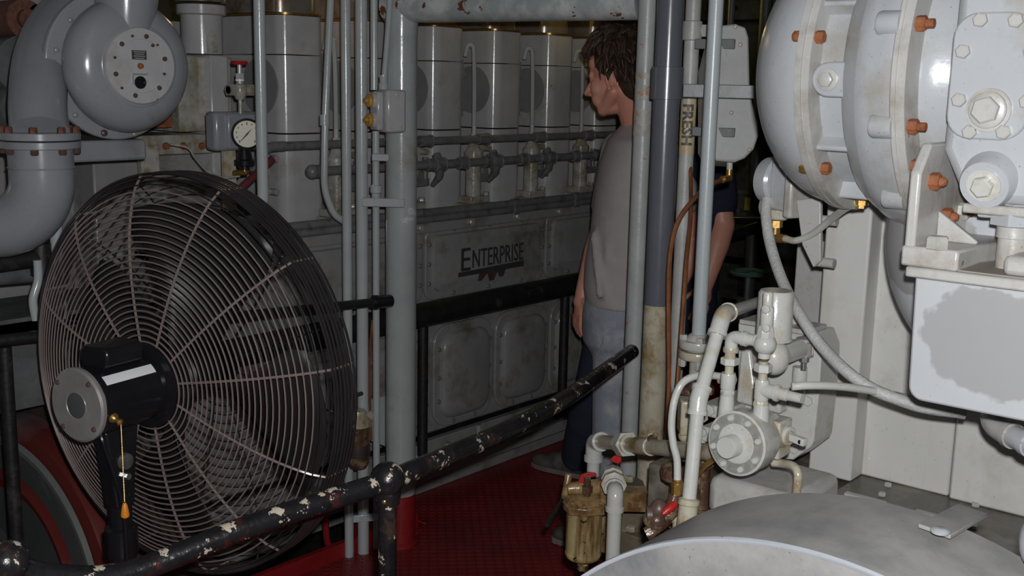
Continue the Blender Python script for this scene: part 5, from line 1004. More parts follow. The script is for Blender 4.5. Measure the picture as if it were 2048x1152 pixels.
mb = MB(); mb.tube(spl([Q(1583, 773, Y=1.73), Q(1620, 771, Y=1.75), Q(1680, 773, Y=1.80), Q(1740, 781, Y=1.86), Q(1800, 793, Y=1.92), Q(1850, 806, Y=1.98)]), .0072, 12); one('drain_hose', 'thin grey hose running right from the relief valve tee', 'hose', mb, M['pump'])
mb = MB(); mb.tube(spl([Q(1545, 925, Y=1.8), Q(1565, 927, Y=1.8), Q(1587, 933, Y=1.78), Q(1596, 950, Y=1.77), Q(1593, 985, Y=1.77)]), [.008] * 33, 10); one('oily_tube', 'oily brown tube bending down to the right under the gear pump', 'tube', mb, M['pump_dirty'])
mb = MB(); mb.tube(spl([Q(1425, 920, Y=1.78), Q(1405, 936, Y=1.78), Q(1388, 962, Y=1.80)]), .0055, 8); one('oily_tube', 'oily thin tube slanting down left from under the gear pump', 'tube', mb, M['brass'])
# pump pedestal in front of the base
mb = MB(); a, b = Q(1414, 938, Y=1.82), Q(1596, 975, Y=1.82); mb.bb(a.x, b.x, 1.82, 2.02, ZL, a.z - .012); one('pump_pedestal', 'pale oil spotted pedestal face under the gear pump', 'pedestal', mb, M['light2'], None, .02)
# ================================================================ strainer group at the foot of the pipes
dF = 2.75
RH_ = Rz @ V((1, 0, 0)); FH_ = Rz @ V((0, 1, 0))
hp = thing('cross_pipe', 'pale pipe with elbow and union running right to the gear pump', 'pipe', Q(1185, 940, d=2.8))
a = Q(1186, 950, d=2.82); b = Q(1200, 876, d=2.82); c_ = Q(1450, 908, d=2.10); bz = V((a.x, a.y, Q(1186, 878, d=2.82).z)); u_ = (c_ - bz).normalized()
mb = MB(); mb.tube([a, bz + V((0, 0, -.025))], .0165, 20); obj('drop_leg', mb, M['pump'], hp)
mb = MB(); mb.tube(fil([bz - V((0, 0, .042)), bz, bz + u_ * .045], .034, 8), .0215, 24); el = obj('elbow', mb, M['pump'], hp)
mb = MB(); mb.tube([bz - V((0, 0, .040)), bz - V((0, 0, .052))], .0245, 24); obj('elbow_band', mb, M['pump'], el)
mb = MB(); mb.tube([bz + u_ * .04, bz + u_ * .052], .0245, 24); obj('elbow_band', mb, M['pump'], el)
mb = MB(); mb.tube([bz + u_ * .04, c_], .0175, 20); obj('run', mb, M['pump_dirty'], hp)
ux = bz + u_ * ((Q(1252, 884, d=2.6) - bz).dot(u_)); mb = MB(); mb.hexa(ux - u_ * .018, ux + u_ * .018, .031); mb.tube([ux - u_ * .035, ux + u_ * .03], .0235, 20); obj('union', mb, M['pump'], hp)
mb = MB(); tx = bz + u_ * ((Q(1300, 890, d=2.5) - bz).dot(u_)); mb.tube([tx - u_ * .03, tx + u_ * .05], .0205, 20); mb.cyl(tx + u_ * .03, tx + u_ * .05 + V((0, 0, .025)), .012, .008); obj('tee', mb, M['pump_dirty'], hp)
mb = MB(); q = tx + u_ * .055 + V((0, 0, .016)); mb.sph(q, .012, (1, 1, 1), 10, 6); mb.tube([q, q + V((0, 0, .014)) + u_ * .02], .006, 8); obj('air_cock', mb, M['oldvalve'], hp)
# oil strainer can
fl = thing('oil_strainer', 'brown oil stained strainer can hanging above the red deck', 'strainer', Q(1165, 1135, d=dF))
q = Q(1166, 1112, d=dF); zt_ = Q(1170, 1006, d=dF).z; h_ = zt_ - q.z; r_ = .0455
mb = MB(); mb.lathe([(.0, -.022), (.014, -.022), (.014, -.010), (.036, -.006), (.043, .0), (r_, .006), (r_, .012), (r_ - .001, .013), (r_ - .001, h_)], q, (0, 0, 1), 40); obj('can', mb, M['filter'], fl)
mb = MB(); mb.hexa(q - V((0, 0, .036)), q - V((0, 0, .018)), .014); obj('drain_nut', mb, M['oldvalve'], fl)
t0 = V((q.x, q.y, zt_)); mb = MB(); n = 16; ol = []
for k in range(n):
    t = 2 * pi * k / n; rr = .063 if k % 4 in (0,) else .055; ol.append(t0 + V((cos(t) * rr, sin(t) * rr, -.006)))
mb.prism(ol, (0, 0, .022)); hdF = obj('head_flange', mb, M['filter_top'], fl, .004)
for k in range(4):
    t = 2 * pi * (k * 4) / n; bolt(hdF, t0 + V((cos(t) * .050, sin(t) * .050, .016)), (0, 0, 1), .010, .010, M['filter_top'], 'head_bolt', 'stud')
mb = MB(); mb.lathe([(.052, .014), (.048, .022), (.034, .030), (.022, .034), (0, .036)], t0, (0, 0, 1), 24); mb.tube([t0 + RH_ * -.045 + V((0, 0, .045)), t0 + RH_ * -.01 + V((0, 0, .05)), t0 + RH_ * .05 + FH_ * .03 + V((0, 0, .04))], [.014, .018, .022], 12); mb.box(t0 + RH_ * .058 + V((0, 0, .03)), (.045, .06, .06), Rz); mb.tube([t0 + RH_ * -.05 + FH_ * .02 + V((0, 0, .01)), t0 + RH_ * -.04 + FH_ * .03 + V((0, 0, .075))], .010, 8); obj('strainer_head', mb, M['filter_top'], fl, .004)
mb = MB(); s0 = Q(1174, 985, d=dF - .045); mb.cyl(s0 - V((0, 0, .02)), s0 + V((0, 0, .04)), .009); mb.hexa(s0, s0 + V((0, 0, .018)), .014); obj('cock_stem', mb, M['oldvalve'], fl)
mb = MB(); s1 = Q(1166, 956, d=dF - .05); mb.prism([s1 + RGT * x + V((0, 0, z)) for x, z in ((-.012, -.012), (.004, -.014), (.014, .0), (.034, .004), (.032, .012), (.012, .014), (-.006, .008))], FWD * .014); obj('red_lever', mb, M['red'], fl, .002, 'red cock lever')
mb = MB(); l0, l1 = Q(1124, 1000, d=dF + .05), Q(1094, 1050, d=dF - .05); mb.tube([l0 + (l0 - l1) * .4, l0, l1], [.005, .005, .0065], 8); obj('tommy_bar', mb, M['blackrail'], fl)
mb = MB(); mb.box(t0 + RH_ * .09 + FH_ * .06, (.14, .05, .05), Rz); obj('wall_arm', mb, M['filter_top'], fl)
# second can behind, brown casing, and box
mb = MB(); a, b = Q(1241, 968, d=3.0), Q(1286, 1075, d=3.0); cx = (a + b) / 2; mb.box(cx + FWD * .05, (.075, .10, a.z - b.z), Rz); bxo = one('brown_casing', 'grimy brown casing behind the white drop pipe', 'casing', mb, M['brownbox'], None, .006)
for (x, y) in ((1258, 962), (1262, 1062)): bolt(bxo, Q(x, y, d=2.98), (0, 0, 1), .014, .014, M['pump_dirty'], 'casing_bolt')
mb = MB(); q = Q(1218, 1098, d=2.95); mb.lathe([(.03, 0), (.032, .01), (.032, .16), (.036, .165), (.036, .19)], q, (0, 0, 1), 24); one('brown_can', 'small tan can half hidden behind the white drop pipe', 'can', mb, M['filter'])
mb = MB(); mb.bb(cx.x - .06, cx.x + .06, cx.y - .02, cx.y + .14, 0, b.z + .01); one('casing_stand', 'dark stand under the grimy brown casing', 'stand', mb, M['brownbox'], None, .004)
# white drop pipe with elbow, ball valve with red handle
wp = thing('drop_pipe', 'white drop pipe with a shiny elbow in front of the brown casing', 'pipe', Q(1224, 1125, d=2.5))
dW = 2.52; a = Q(1225, 1130, d=dW); t_ = Q(1232, 1000, d=dW); cn_ = V((a.x, a.y, Q(1233, 978, d=dW).z)); bk = Q(1224, 945, d=dW + .16)
mb = MB(); mb.cyl((a.x, a.y, a.z - .5), (a.x, a.y, t_.z + .01), .0165, None, 22); obj('leg', mb, M['pump'], wp)
dr = (bk - cn_).normalized(); mb = MB(); mb.tube(fil([V((a.x, a.y, t_.z - .01)), cn_ + V((0, 0, .006)), cn_ + dr * .05], .032, 10), .0190, 26); eo = obj('elbow', mb, M['pump'], wp)
mb = MB(); mb.lathe([(.0175, -.004), (.0215, -.003), (.0215, .006), (.019, .008)], (a.x, a.y, t_.z - .012), (0, 0, 1), 26); obj('elbow_band', mb, M['pump'], eo)
mb = MB(); mb.tube([cn_ + dr * .045, cn_ + dr * .055], .0225, 24); obj('elbow_band', mb, M['pump'], eo)
bv = thing('ball_valve', 'white ball valve body with a small red handle behind the elbow', 'valve', bk - V((0, 0, .03)))
mb = MB(); s_ = cn_ + dr * .056; mb.tube([s_, s_ + dr * .03], .015, 20); mb.lathe([(.018, .0), (.030, .002), (.030, .022), (.02, .026), (.02, .05), (.028, .055), (.028, .085), (.02, .09)], s_ + dr * .02, dr, 8); obj('body', mb, M['pump'], bv)
mb = MB(); h0 = Q(1224, 916, d=dW + .12); mb.prism([h0 + RGT * x + V((0, 0, z)) for x, z in ((-.006, -.006), (.006, -.012), (.016, -.016), (.024, -.008), (.022, .004), (.006, .006))], FWD * .012); obj('red_lever', mb, M['red'], bv, .002, 'small red lever')
# valve cluster at the drum
vc = thing('valve_cluster', 'dark grimy valve cluster with a red lever behind the drum', 'valve', Q(1310, 1070, d=2.1))
dV = 2.06
mb = MB(); q = Q(1310, 1040, d=dV); mb.sph(q, .020, (1.2, 1, 1), 14, 10); mb.tube([Q(1350, 990, d=dV), Q(1345, 1020, d=dV), Q(1322, 1046, d=dV), Q(1298, 1068, d=dV)], [.012, .014, .014, .010], 12); mb.hexa(Q(1292, 1068, d=dV), Q(1304, 1062, d=dV), .012); obj('body', mb, M['oldvalve'], vc)
mb = MB(); q = Q(1298, 1030, d=dV); mb.lathe([(.006, -.006), (.017, -.005), (.017, .005), (.006, .006)], q, RGT, 10); mb.tube([q, q + RGT * .02], .006, 8); mb.sph(Q(1318, 1020, d=dV), .018, (1, 1, 1.2), 12, 8); obj('hand_knob', mb, M['darkbolt'], vc)
mb = MB(); p0, p1 = Q(1352, 1006, d=dV - .02), Q(1328, 1026, d=dV - .03); uu = (p1 - p0).normalized(); mb.tube([p0, p0 + uu * .012, p1 - uu * .004, p1 + uu * .004], [.006, .009, .0075, .004], 10); obj('red_lever', mb, M['red'], vc, 0, 'red lever')
mb = MB(); q = Q(1360, 1035, d=dV + .02); mb.cyl(q - V((0, 0, .03)), q + V((0, 0, .025)), .014, None, 10); mb.cyl(q - RGT * .02, q + RGT * .03, .010); obj('brass_union', mb, M['pump_dirty'], vc)
mb = MB(); q = Q(1352, 945, d=2.3); mb.lathe([(.0, -.02), (.022, -.02), (.032, -.012), (.034, .0), (.032, .012), (.02, .02), (0, .02)], q, (0, 0, 1), 10); mb.cyl(q, q - V((0, 0, .12)), .012); mb.bb(q.x - .0, q.x + .07, q.y - .02, q.y + .03, q.z - .04, q.z + .02); one('old_valve', 'dark brown round valve behind the looping tube', 'valve', mb, M['oldvalve'])
mb = MB(); q = Q(1407, 922, d=2.25); mb.sph(q, .022, (1.2, 1, 1), 14, 8); mb.cyl(q, q - V((0, 0, .20)), .015); mb.hexa(q - V((0, 0, .10)), q - V((0, 0, .13)), .024); one('dark_cock', 'small dark cock with reddish nut behind the bent pipe', 'valve', mb, M['oldvalve'])
# lamp-lit shutoff valve, gauge and box on the near engine end (upper left)
gx = -2.98
gbx = thing('gauge_box', 'pale grey box that carries the pressure gauge', 'box', Q(470, 300, X=gx))
a, b = Q(419, 224, X=gx), Q(452, 302, X=gx); mb = MB(); y1 = Q(522, 260, X=gx).y
mb.bb(gx - .06, gx, a.y + .02, y1, b.z, a.z); obj('box', mb, M['turbo_l'], gbx, .012)
mb = MB(); mb.bb(gx - .01, gx + .012, Q(452, 260, X=gx).y, y1 - .01, b.z + .006, a.z - .006); obj('box_lid', mb, M['turbo_l'], gbx, .006)
pg = thing('pressure_gauge', 'round pressure gauge with ivory dial and black rim', 'gauge', Q(487, 298, X=gx + .03))
ga = V((.86, -.5, 0)).normalized(); c = Q(494, 268, X=gx + .075)
mb = MB(); mb.lathe([(.033, -.055), (.045, -.05), (.046, -.008), (.049, -.006), (.049, .004), (.043, .006), (.041, .001), (.0, .001)], c, ga, 40); obj('case', mb, M['black'], pg)
mb = MB(); mb.lathe([(.0415, .0005), (.0415, .0025), (.0, .0025)], c, ga, 40); dl = obj('dial', mb, M['dial'], pg)
ge1 = V((0, 0, 1)).cross(ga).normalized(); gz = V((0, 0, 1))
if ge1.dot(RGT) < 0: ge1 = -ge1
mb = MB()
for k in range(11):
    t = radians(225 - 27 * k); p_ = c + ga * .0028 + (ge1 * cos(t) + gz * sin(t)) * .033; mb.box(p_, (.0022, .0022, .005 if k % 5 else .008))
obj('scale_marks', mb, M['ink'], dl)
mb = MB(); t = radians(48); dn = ge1 * cos(t) + gz * sin(t); pn = ga.cross(dn); mb.prism([c + ga * .0035 - dn * .030 + pn * .0008, c + ga * .0035 - dn * .030 - pn * .0008, c + ga * .0035 - pn * .0028, c + ga * .0035 + dn * .024, c + ga * .0035 + pn * .0028], ga * .001); obj('needle', mb, M['black'], dl)
mb = MB(); q = Q(489, 318, X=gx + .045); mb.lathe([(.010, -.035), (.016, -.033), (.016, -.024), (.032, -.020), (.033, -.004), (.026, .0), (.018, .036), (.010, .04), (.008, .055)], q, gz, 20); obj('snubber', mb, M['black'], pg)
mb = MB(); q = Q(489, 336, X=gx + .045); mb.cyl(q, q - V((0, 0, .016)), .010); mb.cyl(q - V((0, .04, .014)), q + V((0, .01, -.014)), .009); obj('brass_tee', mb, M['brass'], pg)
mb = MB(); mb.tube(spl([Q(480, 352, X=gx + .04), Q(445, 355, X=gx), Q(415, 342, X=gx), Q(390, 315, X=gx - .05), Q(376, 296, X=gx - .08), Q(340, 288, X=gx - .1)]), .004, 8); one('capillary_tube', 'thin capillary tube curling left from the gauge', 'tube', mb, M['engine_dirty'])
mb = MB(); mb.tube([Q(545, 318, X=gx + .02), Q(480, 378, X=gx + .02)], .013, 12); one('maroon_hose', 'short maroon hose slanting behind the top of the fan', 'hose', mb, M['maroon'])
p1, p2 = Q(448, 302, X=gx - .06), Q(474, 420, X=gx - .06); mb = MB(); mb.bb(gx - .075, gx - .06, p1.y, p2.y, p2.z, p1.z); one('box_post', 'pale streaked post under the gauge box', 'post', mb, M['pump_dirty'])
sv = thing('shutoff_valve', 'small grey shutoff valve with a red handwheel above the gauge box', 'valve', Q(478, 205, X=gx))
q = Q(480, 180, X=gx); mb = MB(); mb.lathe([(.0, -.03), (.014, -.03), (.018, -.02), (.022, 0), (.018, .016), (.012, .02), (.012, .04)], q, gz, 18); mb.cyl(q - V((0, .045, 0)), q + V((0, .05, 0)), .013); mb.hexa(q - V((0, .045, 0)), q - V((0, .028, 0)), .02); mb.hexa(q + V((0, .03, 0)), q + V((0, .047, 0)), .02); mb.cyl(q - V((0, 0, .03)), q - V((0, 0, .09)), .007); obj('body', mb, M['engine_dirty'], sv)
mb = MB(); mb.hexa(q + V((0, 0, .035)), q + V((0, 0, .052)), .014); mb.cyl(q + V((0, 0, .05)), q + V((0, 0, .085)), .007); obj('bonnet', mb, M['engine'], sv)
mb = MB(); z = q + V((0, 0, .085)); mb.lathe([(.018, -.004), (.025, -.006), (.028, 0), (.025, .006), (.018, .004), (.006, .006), (.0, .006)], z, gz, 14); obj('red_handwheel', mb, M['red'], sv, 0, 'red handwheel')
mb = MB(); mb.cyl(q + V((0, 0, .028)), q + V((0, 0, .034)), .0145); obj('white_band', mb, M['white_tape'], sv)
# ================================================================ people
RH = V((RGT.x, RGT.y, 0)).normalized(); FH = V((FWD.x, FWD.y, 0)).normalized(); ZU = V((0, 0, 1))
def capsule(mb, a, b, ra, rb, seg=18):
    a = V(a); b = V(b); d = b - a; L_ = d.length; pr = []
    for i in range(7): t = pi / 2 * i / 6; pr.append((ra * sin(t), -ra * cos(t)))
    for i in range(7): t = pi / 2 * i / 6; pr.append((rb * cos(t), L_ + rb * sin(t)))
    mb.lathe(pr, a, d, seg)
def loft(mb, rows, seg=32):
    """rows: (centre, half width along RH, half depth along FH)"""
    vs_ = []; fs = []; n = len(rows)
    for c, a, b in rows:
        for k in range(seg):
            t = 2 * pi * k / seg; vs_.append(V(c) + RH * (a * cos(t)) + FH * (b * sin(t)))
    for i in range(n - 1):
        for k in range(seg): fs.append((i * seg + k, i * seg + (k + 1) % seg, (i + 1) * seg + (k + 1) % seg, (i + 1) * seg + k))
    fs.append(list(range(seg))[::-1]); fs.append([(n - 1) * seg + k for k in range(seg)]); mb.add(vs_, fs)
def fuse(name, mb, m, parent, voxel=.012, smooth=6, label=None):
    o = obj(name, mb, m, parent, 0, label)
    r_ = o.modifiers.new('fuse', 'REMESH'); r_.mode = 'VOXEL'; r_.voxel_size = voxel; r_.use_smooth_shade = True
    s_ = o.modifiers.new('soft', 'SMOOTH'); s_.factor = .5; s_.iterations = smooth
    return bake(o)
def head_parts(mb, c, f, up, s):
    f = V(f).normalized(); l = V(up).cross(f).normalized(); u_ = f.cross(l)
    R_ = Matrix((f, l, u_)).transposed()
    P = lambda a, b, d: c + (f * a + l * b + u_ * d) * s
    def e(a, b, d, r1, r2, r3): mb.sph(P(a, b, d), s, (r1, r2, r3), 24, 16, R_)
    e(-.012, 0, .03, .098, .078, .092); e(.040, 0, -.025, .054, .062, .085); e(.048, 0, -.085, .042, .044, .030); e(.080, 0, -.098, .019, .024, .017)
    e(.082, 0, .020, .016, .048, .016); e(.060, 0, .05, .034, .055, .04)
    capsule(mb, P(.094, 0, .010), P(.128, 0, -.028), .0090 * s, .0125 * s); capsule(mb, P(.108, 0, -.036), P(.088, 0, -.038), .011 * s, .012 * s)
    e(.094, 0, -.057, .011, .022, .0065); e(.091, 0, -.070, .011, .020, .0075)
    for q in (-1, 1):
        capsule(mb, P(.0, q * .054, -.05), P(.068, q * .022, -.094), .024 * s, .020 * s); e(.062, q * .040, -.026, .028, .026, .032); e(.110, q * .012, -.037, .011, .008, .008); e(.070, q * .030, -.055, .026, .026, .034)
        e(.080, q * .031, .004, .012, .017, .009); e(.076, q * .031, -.010, .013, .016, .007)
    return P, R_, l, u_
def ear_mesh(mb, P, l, u_, f, s, q):
    pts = [P(-.010 + .017 * cos(t) * (1 if t < 4 else .8), q * (.079 + .006 * (1 - cos(t)) * .5), -.012 + .031 * sin(t)) for t in [radians(-80 + 300 * i / 16) for i in range(17)]]
    mb.tube(pts, [.0045 * s] * 17, 8); mb.sph(P(-.008, q * .077, -.010), s, (.015, .006, .026), 14, 8, Matrix((f, l, u_)).transposed()); mb.sph(P(.002, q * .079, -.040), .008 * s, (1, 1, 1), 10, 8)
def hair_on(parent, c, f, up, s, seed, n=430, amp=1.0):
    rnd = random.Random(seed); f = V(f).normalized(); l = V(up).cross(f).normalized(); u_ = f.cross(l)
    P = lambda a, b, d: c + (f * a + l * b + u_ * d) * s
    mb = MB(); R_ = Matrix((f, l, u_)).transposed()
    mb.sph(P(-.022, 0, .045), s, (.098, .088, .094), 28, 18, R_); mb.sph(P(-.058, 0, -.015), s, (.062, .078, .085), 24, 14, R_)
    k = 0
    while k < n:
        az = rnd.uniform(0, 2 * pi); el = rnd.uniform(-.45, 1.5); d = V((cos(el) * cos(az), cos(el) * sin(az), sin(el)))
        if d.x > .20 and d.z < .50: continue
        if d.x > -.10 and d.z < .18: continue
        k += 1
        p0 = V((-.02 + d.x * .100, d.y * .088, .042 + d.z * .096))
        fl_ = V((.30 if d.x > -.1 else -.30, d.y * .55, -1.0)); fl_ += V((rnd.uniform(-.5, .5), rnd.uniform(-.5, .5), rnd.uniform(-.2, .5))) * .8
        fl_.normalize(); L_ = rnd.uniform(.05, .10) * (1.0 if d.x < .3 else .85)
        if d.z > .75: fl_ = (fl_ + V((.5, d.y, .6))).normalized(); L_ *= .8
        if d.x > .2: fl_ = (fl_ * .5 + V((.55, d.y * .4, -.25))).normalized(); L_ *= .72
        pts = []
        for i in range(6):
            t = i / 5; q = p0 + d * (.010 + .018 * sin(t * pi * .8)) * amp + fl_ * L_ * t - d * .02 * t * t
            rr_ = sqrt(((q.x + .02) / .103) ** 2 + (q.y / .088) ** 2 + ((q.z - .035) / .10) ** 2) if q.z > .03 else 1
            if rr_ < 1: q = V((-.02, 0, .035)) + (q - V((-.02, 0, .035))) / max(rr_, .3)
            pts.append(P(*q))
        r0 = rnd.uniform(.006, .011) * s
        mb.tube(pts, [r0 * .8, r0, r0 * .95, r0 * .75, r0 * .45, r0 * .08], 5)
    o = obj('hair', mb, M['hair'], parent, 0, None, 80); return o
def hand_mesh(mb, wrist, d, palm_n, side, s=1.0, curl=.5):
    """palm and five fingers; d: along the hand, palm_n: out of the palm, side: towards the thumb"""
    d = V(d).normalized(); n = V(palm_n); n = (n - d * n.dot(d)).normalized(); t = V(side); t = (t - d * t.dot(d) - n * t.dot(n)).normalized()
    R_ = Matrix((d, t, n)).transposed(); mb.sph(V(wrist) + d * .045 * s, s, (.052, .040, .016), 18, 12, R_); capsule(mb, wrist, V(wrist) + d * .03, .026 * s, .030 * s)
    for off, L_ in ((.030, .072), (.010, .080), (-.011, .074), (-.030, .058)):
        p0 = V(wrist) + (d * .085 + t * off) * s; dd = d.copy(); q = p0
        for seg_, fr in enumerate((.42, .32, .26)):
            dd = (dd + n * curl * (.25 + .25 * seg_)).normalized(); q2 = q + dd * L_ * fr * s; capsule(mb, q, q2, (.0092 - .0008 * seg_) * s, (.0088 - .0010 * seg_) * s, 10); q = q2
    p0 = V(wrist) + (d * .025 + t * .034) * s; dd = (d * .75 + t * .55 + n * .3).normalized()
    q = p0 + dd * .045 * s; capsule(mb, p0, q, .013 * s, .0105 * s, 10); q2 = q + (dd + d * .6 + n * .3).normalized() * .032 * s; capsule(mb, q, q2, .0105 * s, .0085 * s, 10)
def shoe(parent, heel, toe, s=1.0):
    h = V((heel.x, heel.y, 0)); t = V((toe.x, toe.y, 0)); d = (t - h).normalized(); L_ = .285 * s; sd = ZU.cross(d); R_ = Matrix((d, sd, ZU)).transposed()
    P = lambda a, b, z: h + d * a * L_ + sd * b + ZU * z
    mb = MB(); mb.sph(P(.16, 0, .06), 1, (.050, .036, .055), 18, 12, R_); mb.sph(P(.45, 0, .050), 1, (.085, .039, .045), 18, 12, R_); mb.sph(P(.74, 0, .036), 1, (.072, .045, .032), 18, 12, R_); mb.sph(P(.27, 0, .09), 1, (.055, .036, .045), 18, 12, R_)
    so = fuse('shoe', mb, M['shoe'], parent, .007, 3)
    ol = []
    for a_, b_ in ((0, -.020), (.05, -.034), (.3, -.036), (.65, -.046), (.85, -.042), (.97, -.024), (1.0, 0), (.97, .024), (.85, .042), (.65, .046), (.3, .036), (.05, .034), (0, .020)): ol.append(P(a_, b_, .002))
    mb = MB(); mb.prism(ol, (0, 0, .022)); obj('sole', mb, M['sole'], so, .004)
    mb = MB()
    for k in range(5): a_ = .38 + .055 * k; mb.tube([P(a_, -.024, .083 - k * .006), P(a_ + .02, 0, .096 - k * .0075), P(a_ + .03, .024, .083 - k * .006)], .0032, 6)
    obj('laces', mb, M['sole'], so)

# ---- the man in grey
m1 = thing('person', 'man in grey t-shirt and faded jeans looking left at the engine', 'person', Q(1215, 1070, Z=0))
hc = Q(1240, 152, d=3.86); hf = V((-.93, -.10, -.22)); hs_ = 1.10
b = MB(); P_, R_, l_, u_ = head_parts(b, hc, hf, ZU, hs_)
nb = Q(1283, 262, d=3.93)
capsule(b, P_(-.028, 0, -.045), nb, .058 * hs_, .066); capsule(b, nb, nb + ZU * -.06, .07, .09)
# right arm hangs in front (far side), left arm bent back with the hand near the hip
sR, eR, wR = Q(1240, 300, d=4.08), Q(1205, 455, d=4.16), Q(1165, 588, d=4.16)
sL, eL, wL = Q(1322, 300, d=3.80), Q(1394, 478, d=3.90), Q(1345, 590, d=3.86)
for s_, e_, w_ in ((sR, eR, wR), (sL, eL, wL)):
    capsule(b, s_, e_, .052, .042); capsule(b, e_, e_ + (w_ - e_) * .35, .043, .044); capsule(b, e_ + (w_ - e_) * .35, w_, .044, .029)
hand_mesh(b, wR, (wR - eR).normalized() + ZU * -.5, RH * .8 + FH * .3, -RH + FH * -.6, 1.0, .45)
hand_mesh(b, wL, (wL - eL).normalized() * .6 - RH * .4, FH, -ZU * .3 - RH * .5, 1.0, .6)
body = fuse('body', b, M['skin'], m1, .0052, 6)
mb = MB(); ear_mesh(mb, P_, l_, u_, V(hf).normalized(), hs_, 1); ear_mesh(mb, P_, l_, u_, V(hf).normalized(), hs_, -1); obj('ears', mb, M['skin'], m1, 0, None, 70)
mb = MB()
for q in (-1, 1): mb.sph(P_(.079, q * .031, -.003), .0118 * hs_, (1, 1, 1), 14, 10)
ey = obj('eyes', mb, M['eye'], m1)
mb = MB()
for q in (-1, 1): mb.sph(P_(.0865, q * .031, -.005), .0055 * hs_, (1, 1, 1), 10, 8)
obj('irises', mb, M['label'], ey)
mb = MB()
for q in (-1, 1): mb.tube([P_(.094, q * .014, .020), P_(.093, q * .032, .027), P_(.080, q * .050, .022)], [.003, .004, .0015], 6)
obj('eyebrows', mb, M['hair'], m1)
hair_on(m1, hc, hf, ZU, hs_, 3, 520, 1.15)
b = MB()
loft(b, [(Q(1285, 240, d=3.93), .066, .075), (Q(1284, 256, d=3.93), .082, .12), (Q(1278, 280, d=3.93), .112, .185), (Q(1270, 330, d=3.95), .130, .20), (Q(1263, 400, d=3.96), .138, .19),
         (Q(1257, 470, d=3.98), .140, .18), (Q(1246, 530, d=4.0), .140, .178), (Q(1238, 575, d=4.01), .130, .172), (Q(1240, 606, d=4.01), .126, .170)])
capsule(b, sL + RH * -.02, Q(1366, 395, d=3.84), .078, .066); capsule(b, sR, sR + (eR - sR) * .72, .072, .062)
for (x0, y0, x1, y1, r_) in ((1200, 420, 1245, 560, .012), (1225, 360, 1215, 520, .011), (1186, 470, 1200, 590, .012)):
    capsule(b, Q(x0, y0, d=3.86 if x0 > 1210 else 3.90), Q(x1, y1, d=3.845), r_, r_ * 1.2, 10)
fuse('t_shirt', b, M['shirt'], m1, .011, 4)
b = MB()
loft(b, [(Q(1238, 585, d=4.01), .120, .162), (Q(1234, 630, d=4.03), .128, .168), (Q(1230, 680, d=4.05), .120, .160), (Q(1226, 700, d=4.05), .09, .12)])
kN, aN = Q(1224, 800, d=4.06), Q(1228, 1020, d=4.13); hN = Q(1238, 665, d=3.98)
kF, aF = Q(1184, 790, d=4.42), Q(1153, 912, d=4.84); hFar = Q(1222, 670, d=4.14)
capsule(b, hN, kN, .098, .074); capsule(b, kN, kN + (aN - kN) * .3, .074, .078); capsule(b, kN + (aN - kN) * .3, aN, .076, .064)
capsule(b, hFar, kF, .095, .075); capsule(b, kF, kF + (aF - kF) * .4, .075, .076); capsule(b, kF + (aF - kF) * .4, aF, .074, .068)
rnd = random.Random(11)
for k in range(26):   # cloth folds around the legs
    a_, c_ = (hN, kN) if k % 3 == 0 else (kN, aN); t = rnd.uniform(.1, .95); p_ = a_ + (c_ - a_) * t; an = rnd.uniform(-2.4, .6); d_ = RH * cos(an) + FH * sin(an); q_ = RH * cos(an + .9) + FH * sin(an + .9)
    capsule(b, p_ + d_ * .068, p_ + q_ * .068 + ZU * rnd.uniform(-.06, .06), .008, .012, 8)
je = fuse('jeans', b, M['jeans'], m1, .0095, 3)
je.data.materials.append(M['jeans_shaded'])
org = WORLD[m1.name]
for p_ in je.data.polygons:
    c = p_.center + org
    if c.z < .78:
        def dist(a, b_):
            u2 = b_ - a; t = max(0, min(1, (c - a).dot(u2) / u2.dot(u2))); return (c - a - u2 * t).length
        if min(dist(hFar, kF), dist(kF, aF)) < min(dist(hN, kN), dist(kN, aN)) and p_.normal.dot(-FH + RH * .2) > -.55: p_.material_index = 1  # camera-facing faces of the far leg take the shaded denim
mb = MB(); mb.tube([Q(1212, 650, d=3.90), Q(1204, 690, d=3.90), Q(1192, 715, d=3.93)], .0035, 6); mb.tube([Q(1240, 760, d=3.955), Q(1240, 850, d=3.98), Q(1243, 900, d=4.0)], .0028, 6); obj('seam_stitching', mb, mat('pale_stitching', (.28, .28, .29), .9, bump=0), m1)
shoe(m1, Q(1252, 1098, Z=0), Q(1094, 1082, Z=0)); shoe(m1, Q(1172, 958, Z=0), Q(1046, 926, Z=0))
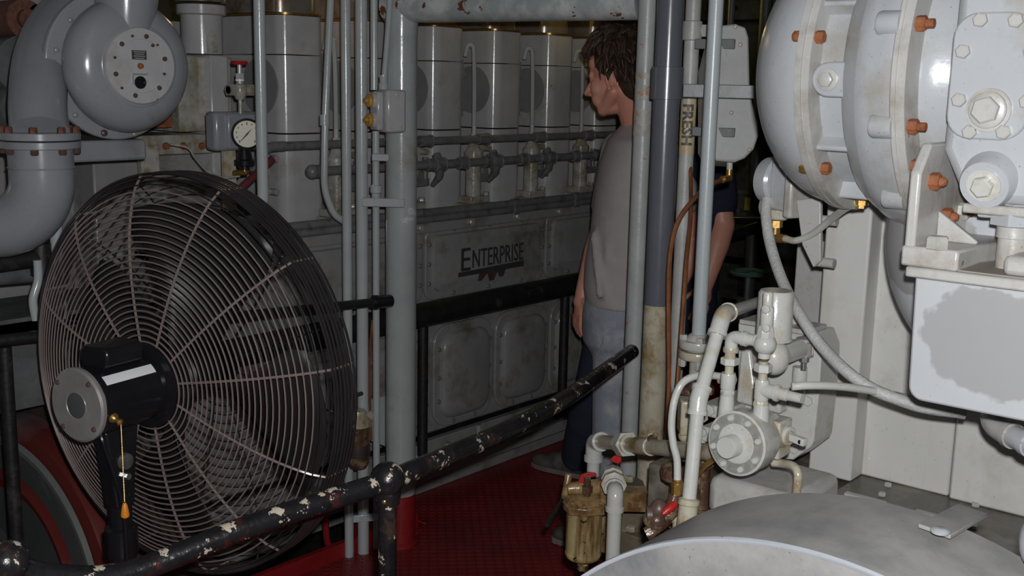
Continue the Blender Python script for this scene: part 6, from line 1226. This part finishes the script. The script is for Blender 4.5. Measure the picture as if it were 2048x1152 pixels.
# tattoo-like dark patch is left to the skin; cap badge etc. are not in the photo
# ---- the second person, mostly hidden by the pipes
m2 = thing('person', 'person in navy t-shirt standing behind the pipes, mostly hidden', 'person', Q(1372, 1010, d=4.95) * 1.0)
m2.location.z = 0; WORLD[m2.name] = V((m2.location.x, m2.location.y, 0))
h2 = Q(1348, 128, d=4.50); f2 = V((-.95, -.2, -.15)); b = MB(); P2, R2, l2, u2 = head_parts(b, h2, f2, ZU, 1.0)
nb = Q(1368, 215, d=4.55); capsule(b, P2(-.02, 0, -.05), nb, .056, .064); capsule(b, nb, nb - ZU * .06, .065, .09)
sL, eL, wL = Q(1424, 270, d=4.50), Q(1445, 450, d=4.50), Q(1412, 570, d=4.46)
sR, eR, wR = Q(1345, 260, d=4.80), Q(1345, 430, d=4.82), Q(1330, 560, d=4.74)
for s_, e_, w_ in ((sL, eL, wL), (sR, eR, wR)):
    capsule(b, s_, e_, .056, .050); capsule(b, e_, e_ + (w_ - e_) * .35, .051, .050); capsule(b, e_ + (w_ - e_) * .35, w_, .050, .031)
    hand_mesh(b, w_, (w_ - e_).normalized() - ZU * .2, RH * -.3 + FH, -RH, 1.0, .5)
fuse('body', b, M['skin'], m2, .007, 3)
mb = MB(); ear_mesh(mb, P2, l2, u2, f2.normalized(), 1, 1); ear_mesh(mb, P2, l2, u2, f2.normalized(), 1, -1); obj('ears', mb, M['skin'], m2, 0, None, 70)
hair_on(m2, h2, f2, ZU, .97, 8, 260, .7)
b = MB(); loft(b, [(Q(1370, 212, d=4.56), .068, .078), (Q(1372, 228, d=4.56), .085, .13), (Q(1376, 260, d=4.57), .115, .19), (Q(1380, 330, d=4.58), .135, .20), (Q(1378, 430, d=4.6), .130, .18), (Q(1376, 540, d=4.64), .130, .175), (Q(1376, 580, d=4.65), .128, .172)])
capsule(b, sL, Q(1441, 402, d=4.50), .078, .072); capsule(b, sR, sR + (eR - sR) * .75, .072, .066); fuse('t_shirt', b, M['navy'], m2, .012, 4)
b = MB(); loft(b, [(Q(1376, 560, d=4.65), .120, .165), (Q(1376, 610, d=4.66), .125, .168), (Q(1376, 670, d=4.7), .11, .15)])
for hx, dd, kx in ((1384, 4.62, 1386), (1366, 4.78, 1368)):
    k_ = Q(kx, 780, d=dd + .12); a_ = V((k_.x, k_.y, .08)); capsule(b, Q(hx, 640, d=dd), k_, .092, .072); capsule(b, k_, a_, .072, .060)
    shoe(m2, a_ + RH * .05, a_ - RH * .2)
fuse('trousers', b, M['navy'], m2, .013, 4)

# ================================================================ repeats share a group phrase
for base, phrase in (('conduit', 'grey conduits beside the pillar'), ('copper_tube', 'thin copper tubes'), ('strap_arm', 'strap arms of the pale tank'), ('pipe_clamp', 'strap brackets on the conduits'),
                     ('background_pipe', 'dim pipes in the dark aisle'), ('dim_casing', 'dim casings at the back of the aisle'), ('person', 'people by the engine'), ('oily_tube', 'oily tubes under the gear pump'),
                     ('thin_conduit', 'pale conduits beside the blue pipe')):
    for o in bpy.data.objects:
        if o.parent is None and o.name.split('.')[0] == base and o.get('category'): o['group'] = phrase
